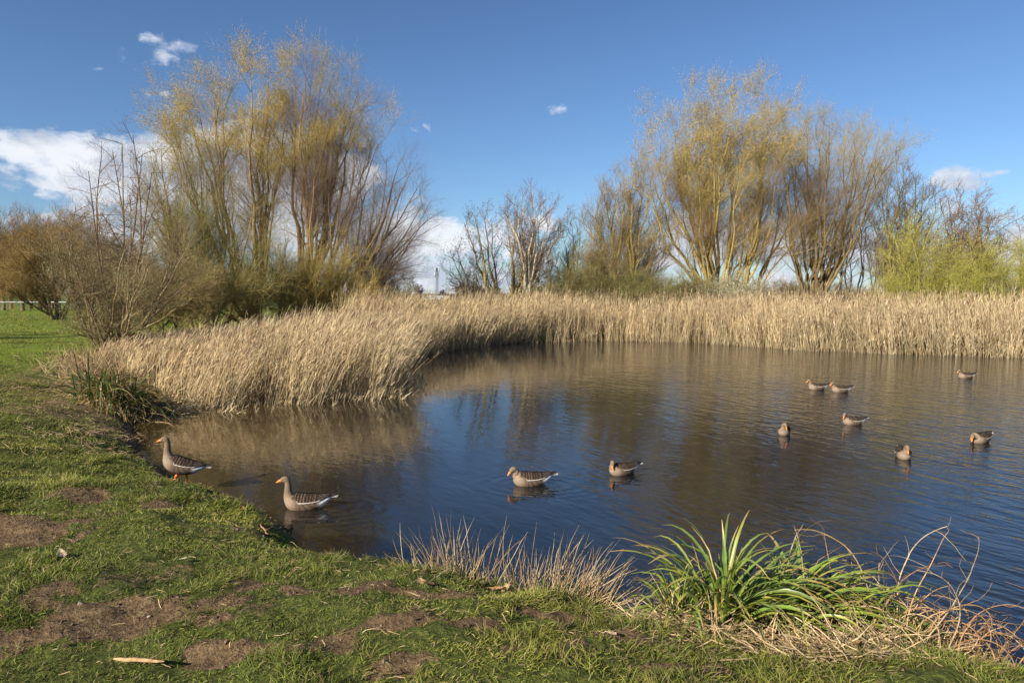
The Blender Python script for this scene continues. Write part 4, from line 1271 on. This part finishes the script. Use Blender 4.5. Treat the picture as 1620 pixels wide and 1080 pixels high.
# looping dead bramble stems
def bramble():
    c = W(1470, 1062, .78)
    root = thing("dead_bramble", (c[0], c[1], gz(*c)), "tangle of looping dry bare stems at the near bank in the right corner", "dead plant")
    og = np.array(root.location)
    K = 26
    n = 96
    x = c[0] + rng.uniform(-.38, .45, n)
    y = c[1] + rng.uniform(-.1, .22, n)
    z = np.maximum(hgt(x, y, False), 0.2)
    tt = np.linspace(0, 1, K)
    P = np.empty((n, K, 3))
    for i in range(n):
        loop = rng.random() < .75
        L = rng.uniform(.35, .88)
        d = nrm(np.array([rng.normal() * .45 + .15, rng.normal() * .25 + .1, 1.0]))
        ax = nrm(np.array([rng.normal() * .25, 1.0 * rng.choice([-1, 1]), rng.normal() * .25]))
        p = np.array([x[i], y[i], z[i]])
        turn = rng.uniform(1.0, 2.4) if not loop else rng.uniform(3.6, 6.2)
        for k in range(K):
            P[i, k] = p
            an = turn / K * (0.25 + 1.5 * (k / K) ** .8)
            d = nrm(d + np.cross(ax, d) * an + rng.normal(size=3) * .05)
            p = p + d * L / K
    Rr = np.broadcast_to(np.linspace(.0050, .0018, K), (n, K))
    cc = np.array([(.42, .27, .12), (.33, .19, .09), (.50, .38, .22)])[rng.integers(0, 3, n)] * rng.uniform(.7, 1.2, (n, 1))
    for i in range(n):
        ms = M()
        ms.tube((P - og)[i:i + 1], Rr[i:i + 1], 5, cc[i:i + 1])
        p, tn, t, rr, ix = sample(P[i:i + 1], Rr[i:i + 1], 5, .25, 1)
        d = side(tn, rng.uniform(.5, 1.2, len(p)))
        P2 = grow(p, d, rng.uniform(.04, .22, len(p)), 6, (0, 0, -.2), .22)
        ms.tube(P2 - og, np.linspace(.0017, .0008, 6), 3, cc[i] * .9)
        ms.build("stem", MAT_DRY, root)


bramble()


# ------------------------------------------------------------------ fallen leaves and sticks
def oak_leaf(u, v, z, size, rot, col, label, curl=.25):
    x, y = W(u, v, z)
    zz = float(hgt(np.array([x]), np.array([y]))[0]) + .028
    k = 28
    q = np.linspace(0, 2 * pi, k, endpoint=False)
    ly = np.cos(q)
    lx = np.abs(np.sin(q)) ** .8 * np.sign(np.sin(q)) * .42 * (1 - .28 * np.cos(ly * 13)) * (1 - .35 * ly)
    out_ = np.stack([lx, ly, 0 * lx], 1)
    mid = out_ * np.array([.45, .9, 1])
    rng2 = np.random.default_rng(int(u * 7 + v))
    V = np.concatenate([[(0, 0, 0)], mid, out_])
    V[:, 2] = curl * (np.abs(V[:, 0]) * 1.1 + V[:, 1] ** 2 * .35) + rng2.normal(size=len(V)) * .02
    V *= size
    i = np.arange(k)
    j = (i + 1) % k
    m = M()
    cr, sr = math.cos(rot), math.sin(rot)
    Rm = np.array([[cr, -sr, 0], [sr, cr, 0], [0, 0, 1]])
    tl = rng2.uniform(-.45, .45)
    Rt = np.array([[1, 0, 0], [0, math.cos(tl), -math.sin(tl)], [0, math.sin(tl), math.cos(tl)]])
    V = V @ Rt.T @ Rm.T
    cv = np.asarray(col) * rng2.uniform(.75, 1.15, (len(V), 1))
    m.add(V, np.stack([0 * i, 1 + i, 1 + j], 1), cv)
    m.add(V * 1, np.stack([1 + i, 1 + k + i, 1 + k + j, 1 + j], 1), cv)
    o = m.build("fallen_leaf", MAT_LEAF)
    o.location = (x, y, zz)
    tag(o, label, "leaf", "fallen oak leaves on the near bank")


LT, LB = (.50, .33, .17), (.33, .17, .07)
for a_ in [(98, 898, 1.1, .055, .8, (.55, .42, .27), "pale dead leaf on the turf at far left, below the bare patch"),
           (290, 897, 1.1, .025, 2.0, (.60, .50, .35), "tiny pale dead leaf on the turf left of centre"),
           (38, 958, 1.1, .035, 1.2, LB, "brown dead leaf on the turf at the lower left edge"),
           (666, 968, 1.0, .055, .3, LT, "orange-tan oak leaf on bare soil in the near centre"),
           (678, 972, 1.0, .04, 1.9, LB, "darker oak leaf touching the orange-tan one in the near centre"),
           (785, 932, 1.0, .05, 1.2, (.45, .25, .12), "rusty leaf under the left dry tussock"),
           (800, 930, 1.0, .045, 2.6, LT, "tan leaf between the two dry tussocks"),
           (882, 945, 1.0, .05, .5, (.55, .40, .24), "pale tan leaf at the foot of the right-leaning dry tussock"),
           (1205, 995, 1.05, .085, 1.5, LT, "large pale tan oak leaf lying on straw in front of the green sedge"),
           (1195, 1012, 1.05, .06, 2.7, (.55, .42, .26), "pale oak leaf just below the large one in front of the sedge"),
           (1310, 1048, 1.0, .065, .9, (.52, .30, .10), "orange oak leaf on the straw right of the sedge foot"),
           (1345, 1060, 1.0, .06, 2.2, (.42, .22, .09), "russet oak leaf on straw near the bottom right"),
           (1400, 1068, .95, .06, .2, LT, "tan oak leaf at the foot of the looping dead stems"),
           (1275, 1040, 1.0, .05, 1.7, LB, "brown oak leaf on the straw below the sedge"),
           (965, 1033, 1.05, .035, 1.1, (.52, .38, .25), "small tan leaf on the turf in the lower middle"),
           (385, 826, .9, .04, .6, LB, "reddish leaf on the grassy bank above the swimming goose"),
           (1500, 1074, .85, .06, 1.0, (.42, .25, .12), "brown leaf under the dead stems at the bottom right corner")]:
    oak_leaf(*a_)


def stick(label, p0, p1, r, col=(.42, .27, .13), wob=.003, lift=.02):
    a_, b_ = np.array(p0), np.array(p1)
    K = 9
    t = np.linspace(0, 1, K)[:, None]
    P = a_ + (b_ - a_) * t
    P[:, :2] += rng.normal(size=(K, 2)) * wob
    P = np.concatenate([P, hgt(P[:, 0], P[:, 1])[:, None] * 0 + (hgt(P[:, 0], P[:, 1]).max()) + lift], 1)
    root = thing("fallen_stick", (P[0, 0], P[0, 1], P[0, 2]), label, "stick")
    og = np.array(root.location)
    m = M()
    m.tube((P - og)[None], r * np.array([[.5, .9, 1, 1.05, 1, .95, .8, .7, .3]]), 7, np.asarray(col))
    m.build("bark", MAT_WOOD, root)
    m = M()
    m.tube((np.stack([P[5], P[5] + np.array([.03, .02, .01]), P[5] + np.array([.05, .05, .02])]) - og)[None], r * np.array([[.5, .4, .2]]), 5, np.asarray(col) * .8)
    m.build("side_twig", MAT_WOOD, root)


stick("pale brown broken stick lying on the turf at lower left", W(182, 1050, 1.15), W(262, 1054, 1.15), .010, lift=.025)
stick("thin dark twig standing in the grass near the bank edge", W(412, 850, .9), W(424, 866, .9), .007, (.3, .17, .09))
stick("short dry stalk lying in front of the left dry tussock", W(690, 952, 1.0), W(708, 938, 1.0), .004, (.5, .4, .25))


# ------------------------------------------------------------------ geese
def catmull(A, n):
    A = np.asarray(A, float)
    K = len(A)
    t = np.linspace(0, K - 1, n)
    i = np.clip(t.astype(int), 0, K - 2)
    f = (t - i)[:, None]
    g = lambda k: A[np.clip(k, 0, K - 1)]
    p0, p1, p2, p3 = g(i - 1), g(i), g(i + 1), g(i + 2)
    return .5 * (2 * p1 + (p2 - p0) * f + (2 * p0 - 5 * p1 + 4 * p2 - p3) * f ** 2 + (3 * p1 - p0 - 3 * p2 + p3) * f ** 3)


def loft(m, path, w, h, col_fn, sides=20, cap=True):
    """path (n,3), half widths w, half heights h; ring plane follows the path; col_fn(V, ring t, angle)"""
    n = len(path)
    T = nrm(np.gradient(path, axis=0))
    yv = np.cross(np.array([0, 0, 1.0]), T)
    bad = np.linalg.norm(yv, axis=1) < .25
    S = np.empty((n, 3))
    prev = np.array([0, 1.0, 0])
    for i in range(n):
        a = prev - (prev @ T[i]) * T[i]
        a = a / np.linalg.norm(a)
        S[i] = a
        prev = a
    U = np.cross(T, S)
    q = np.linspace(0, 2 * pi, sides, endpoint=False)
    ring = path[:, None] + S[:, None] * (np.cos(q)[None, :, None] * w[:, None, None]) + U[:, None] * (np.sin(q)[None, :, None] * h[:, None, None])
    V = ring.reshape(-1, 3)
    tt = np.repeat(np.linspace(0, 1, n), sides)
    qq = np.tile(q, n)
    base = np.arange(n - 1)[:, None] * sides
    i = np.arange(sides)[None]
    j = (i + 1) % sides
    f = np.stack([base + i, base + j, base + sides + j, base + sides + i], -1).reshape(-1, 4)
    m.add(V, f, col_fn(V, tt, qq))
    if cap:
        for k in (0, n - 1):
            o = k * sides
            m.add(np.concatenate([ring[k], ring[k].mean(0)[None]]), [(a, (a + 1) % sides, sides) for a in range(sides)], col_fn(ring[k].mean(0)[None], np.array([k / (n - 1)]), np.array([0.]))[0])


def goose(label, loc, yaw, neck=1.0, head_yaw=0.0, scale=.95, low=0.0, stand=False, head_pitch=0.0, group="greylag geese swimming on the pond"):
    root = thing("goose", loc, label, "goose", group)
    root.rotation_euler = (0, 0, yaw)
    root.scale = (scale,) * 3
    nd = np.array([  # x, z, half width, half height
        (-.33, .160, .012, .012), (-.30, .150, .048, .032), (-.24, .125, .080, .062), (-.16, .095, .112, .096), (-.06, .075, .136, .122), (.05, .068, .146, .134), (.14, .075, .138, .132),
        (.205, .098, .116, .116), (.245, .145, .086, .086), (.262, .195, .064, .066), (.266, .245, .050, .054), (.266, .30, .043, .046), (.268, .345, .039, .042)])
    hd = np.array([(.274, .378, .040, .043), (.292, .402, .045, .047), (.318, .409, .043, .044), (.342, .403, .034, .035), (.360, .395, .024, .026), (.368, .392, .015, .017)])
    z0 = .135
    nd[9:, 1] = z0 + (nd[9:, 1] - z0) * neck
    dz = (hd[0, 1] - .345)
    top = nd[-1, 1]
    hd[:, 1] = hd[:, 1] - .345 + top - (1 - neck) * .01
    if neck < .7:      # resting: neck folded back a little, head carried low and forward
        nd[9:, 0] -= np.array([0, .004, .008, .010])
        hd[:, 0] -= .008
    if low:
        for i in range(9, 13):
            nd[i, 0] += low * (i - 8) * .02
            nd[i, 1] -= low * (i - 8) * .016
        hd[:, 0] += low * .08
        hd[:, 1] -= low * .075
    A = np.concatenate([nd, hd])
    path = np.stack([A[:, 0], 0 * A[:, 0], A[:, 1]], 1)
    piv = path[12].copy()
    for i in range(11, len(A)):
        f = min(1, (i - 10) / 3)
        an, pt = head_yaw * f, head_pitch * f
        r = path[i] - piv
        r = np.array([r[0] * math.cos(pt) + r[2] * math.sin(pt), 0, -r[0] * math.sin(pt) + r[2] * math.cos(pt)])
        path[i] = piv + np.array([r[0] * math.cos(an), r[0] * math.sin(an), r[2]])
    full = catmull(np.concatenate([path, A[:, 2:4]], 1), 76)
    P, wv, hv = full[:, :3], full[:, 3], full[:, 4]
    body_t = 8 / (len(A) - 1)
    neck_t = 12 / (len(A) - 1)

    def bc(V, t, q):
        x, z = V[:, 0], V[:, 2]
        c = np.empty((len(V), 3))
        breast, brown, flank, white, head = np.array([.26, .20, .145]), np.array([.07, .045, .03]), np.array([.14, .10, .07]), np.array([.74, .72, .69]), np.array([.21, .15, .10])
        c[:] = flank
        f = sst(.10, .24, x)[:, None]
        c = c * (1 - f) + breast * f
        bars = (np.sin((x * 1.0 - z * .9) * 150) > .55)[:, None] * sst(.16, .06, x)[:, None] * sst(-.24, -.16, x)[:, None]
        c = c * (1 - .55 * bars)
        rump = sst(-.15, -.21, x)[:, None]
        c = c * (1 - rump) + white * rump
        up = (np.sin(q) > .45)[:, None] & (t < body_t)[:, None]
        c = np.where(up & (x < .2)[:, None], brown * (1 - rump * .0), c)
        nk = sst(body_t - .02, body_t + .12, t)[:, None]
        back = (.5 - .5 * np.sin(q))[:, None]        # ring 'up' faces backwards on the neck
        nc = head * .95
        c = c * (1 - nk) + nc * nk
        rid = (np.sin(q * 9 + t * 20) > .3)[:, None] * sst(body_t + .05, body_t + .1, t)[:, None] * sst(neck_t, neck_t - .05, t)[:, None]
        c = c * (1 - .22 * rid)
        fr = sst(.965, .99, t)[:, None]
        c = c * (1 - fr) + np.array([.55, .36, .2]) * fr
        return c
    m = M()
    loft(m, P, wv, hv, bc)
    par = root
    off = np.zeros(3)
    body = m.build("body", MAT_FEATHER, root)
    parts = [body]
    hc = catmull(np.concatenate([path, A[:, 2:4]], 1), 400)
    # head frame
    Hp = path[15]
    hdir = nrm(path[-1] - path[14])
    hs = nrm(np.cross(np.array([0, 0, 1.]), hdir))
    hu = np.cross(hdir, hs)
    # bill
    m = M()
    b0_ = path[-1] - hdir * .012
    bp = np.array([b0_ + hdir * a + hu * b for a, b in [(0, 0), (.02, -.001), (.042, -.007), (.062, -.014), (.076, -.019)]])
    bw = np.array([.0195, .018, .0155, .0125, .004])
    bh = np.array([.024, .021, .015, .009, .004])
    bf = catmull(np.concatenate([bp, bw[:, None], bh[:, None]], 1), 14)
    loft(m, bf[:, :3], bf[:, 3], bf[:, 4], lambda V, t, q: np.where((t > .86)[:, None], np.array([.75, .55, .42]), np.array([.80, .235, .03])) * np.ones((len(V), 3)), 12)
    parts.append(m.build("bill", MAT_BILL, root))
    # eyes
    for sgn in (-1, 1):
        m = M()
        ec = path[15] + hs * sgn * .0415 + hu * .008 + hdir * .004
        q = np.linspace(0, pi, 7)
        pth = np.array([ec + hs * sgn * .0065 * -math.cos(k) for k in q])
        rr = np.maximum(np.sin(q) * .0075, .0004)
        loft(m, pth + np.arange(7)[:, None] * 1e-6, rr, rr, lambda V, t, q: np.array([.015, .01, .008]) * np.ones((len(V), 3)), 8, False)
        parts.append(m.build("eye", MAT_EYE, root))
    # folded wings with pale-edged feathers
    bodyc = catmull(np.concatenate([path, A[:, 2:4]], 1)[:9], 90)
    for sgn in (-1, 1):
        m = M()
        ns, nt = 74, 22
        s = np.linspace(0, 1, ns)[:, None]
        t = np.linspace(0, 1, nt)[None]
        x = .185 - .575 * s + 0 * t
        bz = np.interp(x, bodyc[:, 0], bodyc[:, 1 + 1])
        bw_ = np.interp(x, bodyc[:, 0], bodyc[:, 3])
        bh_ = np.interp(x, bodyc[:, 0], bodyc[:, 4])
        tipf = sst(.62, 1.0, s)
        th0 = R(14) + R(10) * tipf + R(60) * (1 - sst(0, .16, s))
        th1 = R(84)
        th = th0 + (th1 - th0) * t
        bw2 = np.maximum(bw_, .030 * (1 - tipf) + .012) * 1.05 + .006
        bh2 = np.maximum(bh_, .030) * 1.03 + .008
        zc = bz * (1 - tipf) + (.152 + .022 * s) * tipf
        y = sgn * (bw2 * np.cos(th) + .002)
        z = zc + bh2 * (np.sin(th)) + .006 * np.sin(s * 60 + t * 9) * (1 - tipf) * .35
        V = np.stack([x, y, z], -1).reshape(-1, 3)
        # feather rows: scalloped pale edges, long dark primaries towards the tail
        row = (s * 15 - .8 * np.abs(((t * 7) % 1) - .5))
        edge = ((row % 1) > .87)
        prim = s > .60
        ln_ = ((t * 6.0 + s * 2.2) % 1) > .80
        cb = np.array([.030, .020, .014])
        cl_ = np.array([.20, .15, .105])
        col = np.where(edge[..., None], cl_, cb)
        col = np.where((prim & ~ln_)[..., None], np.array([.018, .014, .013]), np.where((prim & ln_)[..., None], np.array([.16, .13, .11]) * 1., col))
        col = np.where(((t < .06) & (s > .12) & (s < .66))[..., None], np.array([.48, .44, .39]), col)
        col = np.where((s > .86)[..., None], np.array([.025, .02, .02]), col)
        idx = np.arange(ns * nt).reshape(ns, nt)
        f = np.stack([idx[:-1, :-1], idx[:-1, 1:], idx[1:, 1:], idx[1:, :-1]], -1).reshape(-1, 4)
        m.add(V, f, col.reshape(-1, 3))
        inner = V * np.array([1, .86, 1]) - np.array([0, 0, .012])
        m.add(inner, f[:, ::-1], np.array([.08, .06, .05]))
        parts.append(m.build("wing", MAT_FEATHER, root))
    # tail fan
    m = M()
    nt = 13
    for k in range(nt):
        an = (k - (nt - 1) / 2) / (nt - 1) * .75
        c0 = np.array([-.27, .05 * an, .146])
        c1 = np.array([-.27 - .155 * math.cos(an), -.155 * math.sin(an) * .62, .176 - abs(an) * .028])
        pp = np.linspace(c0, c1, 6)
        ww = np.array([.008, .014, .016, .016, .014, .005])
        cc = np.array([(.7, .68, .66)] * 2 + [(.09, .07, .06)] * 2 + [(.75, .73, .7)] * 2) if abs(k - 6) < 5 else np.full((6, 3), .72)
        S_ = np.array([math.sin(an), -math.cos(an), 0]) * -1
        v = np.concatenate([pp + S_ * ww[:, None] + (0, 0, .0015 * (k % 2)), pp - S_ * ww[:, None]])
        m.add(v, [(i, i + 1, i + 7, i + 6) for i in range(5)], np.concatenate([cc, cc]))
        m.add(v - (0, 0, .005), [(i, i + 6, i + 7, i + 1) for i in range(5)], .75)
    parts.append(m.build("tail", MAT_FEATHER, root))
    ORG = np.array([.62, .17, .045])
    if stand:
        piv = np.array([-.02, 0, .05])
        pt = R(17)
        for o in parts:
            me = o.data
            co_ = np.empty(len(me.vertices) * 3, np.float32)
            me.vertices.foreach_get("co", co_)
            v = co_.reshape(-1, 3) - piv
            f = np.clip((v[:, 2] - .10) / .12, 0, 1) * (v[:, 0] > .15)
            ang = pt * (1 - .9 * f)
            if o.name.startswith(("bill", "eye")):
                ang = pt * .1 + 0 * f
            nv = v.copy()
            # rotate about the hip: breast up, tail down; the neck is carried rigidly so that it stays upright
            sh = np.array([.245, 0, .145]) - piv
            shr = np.array([sh[0] * math.cos(pt) - sh[2] * math.sin(pt), 0, sh[0] * math.sin(pt) + sh[2] * math.cos(pt)])
            rot = np.stack([v[:, 0] * math.cos(pt) - v[:, 2] * math.sin(pt), v[:, 1], v[:, 0] * math.sin(pt) + v[:, 2] * math.cos(pt)], 1)
            r2 = v - sh
            a2_ = pt * .12
            up = shr + np.stack([r2[:, 0] * math.cos(a2_) - r2[:, 2] * math.sin(a2_), r2[:, 1], r2[:, 0] * math.sin(a2_) + r2[:, 2] * math.cos(a2_)], 1)
            g = sst(.06, .20, v[:, 2] - (.0)) * (v[:, 0] > .10) * sst(.12, .2, v[:, 0] + .4 * (v[:, 2] - .05))
            if o.name.startswith(("wing", "tail")):
                g = 0 * g
            g = g[:, None]
            nv = rot * (1 - g) + up * g + piv + np.array([0, 0, .245])
            me.vertices.foreach_set("co", nv.ravel().astype(np.float32))
            me.update()
        for (sy, pts, foot) in ((-.05, [(-.03, .17), (-.045, .12), (-.035, .065), (-.04, .012)], 0), (.055, [(.06, .20), (.10, .165), (.085, .14), (.16, .115)], 1)):
            m = M()
            pth = np.array([(px, sy, pz) for px, pz in pts])
            ff = catmull(np.concatenate([pth, np.array([[.024], [.013], [.009], [.010]])], 1), 12)
            loft(m, ff[:, :3], ff[:, 3], ff[:, 3], lambda V, t, q: ORG * np.ones((len(V), 3)), 10)
            a_ = pth[-1]
            if foot == 0:
                toes = [a_ + (.095, -.05, -.008), a_ + (.11, 0, -.008), a_ + (.095, .05, -.008)]
            else:
                toes = [a_ + (.06, -.025, -.055), a_ + (.07, 0, -.06), a_ + (.06, .025, -.055)]
            vs = np.array([a_ + (0, 0, .008), *toes, a_ - (.02, 0, .004)])
            m.add(vs, [(0, 1, 2), (0, 2, 3), (4, 2, 1), (4, 3, 2), (0, 4, 1), (0, 3, 4)], ORG)
            for tq in toes:
                m.tube(np.linspace(a_, tq, 4)[None], np.array([.009, .008, .006, .003]), 6, ORG)
            m.build("leg", MAT_BILL, root)
    else:
        for sy in (-.05, .05):
            m = M()
            pth = np.array([(-.12, sy, .02), (-.17, sy, -.005), (-.22, sy, -.03)])
            m.tube(catmull(pth, 6)[None], np.array([.016, .013, .011, .010, .009, .008]), 8, ORG)
            a_ = pth[-1]
            vs = np.array([a_, a_ + (-.07, -.035, -.015), a_ + (-.08, 0, -.01), a_ + (-.07, .035, -.015), a_ + (.01, 0, -.02)])
            m.add(vs, [(0, 1, 2), (0, 2, 3), (4, 2, 1), (4, 3, 2)], ORG)
            m.build("leg", MAT_BILL, root)
    return root


def pos(u, v, z=0.0):
    p = PZ(u, v, z)
    return (p[0], p[1], z)


gp = PZ(290, 768, .12)
gzz = float(hgt(np.array([gp[0]]), np.array([gp[1]]))[0])
goose("goose standing with one foot raised on the grassy water's edge at left", (gp[0], gp[1], max(gzz, .03) + .05), pi + .10, neck=1.12, stand=True, scale=.93, group=None)
goose("goose swimming with upright neck close to the grassy bank, nearest the standing goose", pos(487, 803), pi + .05, neck=1.0, scale=.98)
goose("goose swimming in profile with lowered bill, in open water right of the upright-necked one", pos(842, 766), pi + .10, neck=.42, scale=.95, head_yaw=.25, head_pitch=.45)
goose("goose in mid-pond with raised wing tips, its head turned square to the viewer", pos(987, 749), pi + .42, neck=.45, scale=.85, head_yaw=1.0, head_pitch=.7)
goose("goose facing the viewer half left, the lone one left of the right-hand group", pos(1241, 686), pi + 1.05, neck=.62, scale=.85, head_yaw=.9, head_pitch=.8)
goose("goose swimming left with head turned forward, upper of the middle pair at right", pos(1351, 671), pi + .12, neck=.55, scale=.84, head_yaw=.7, head_pitch=.55)
goose("goose swimming straight at the viewer, nearest of the right-hand group", pos(1428, 723), pi + 1.25, neck=.6, scale=.85, head_yaw=.2, head_pitch=.8)
goose("goose with its head held low over the water near the right edge", pos(1552, 699), pi + .5, neck=.3, scale=.93, low=.9, head_pitch=.5, head_yaw=.35)
goose("goose swimming left, left one of the far pair", pos(1294, 616), pi + .08, neck=.55, scale=.95, head_pitch=.25)
goose("goose swimming left, right one of the far pair", pos(1331, 620), pi + .08, neck=.5, scale=.95, head_pitch=.3, head_yaw=.3)
goose("farthest goose, alone near the far reeds at right", pos(1529, 598), pi + .08, neck=.5, scale=.95, head_pitch=.35, head_yaw=.3)
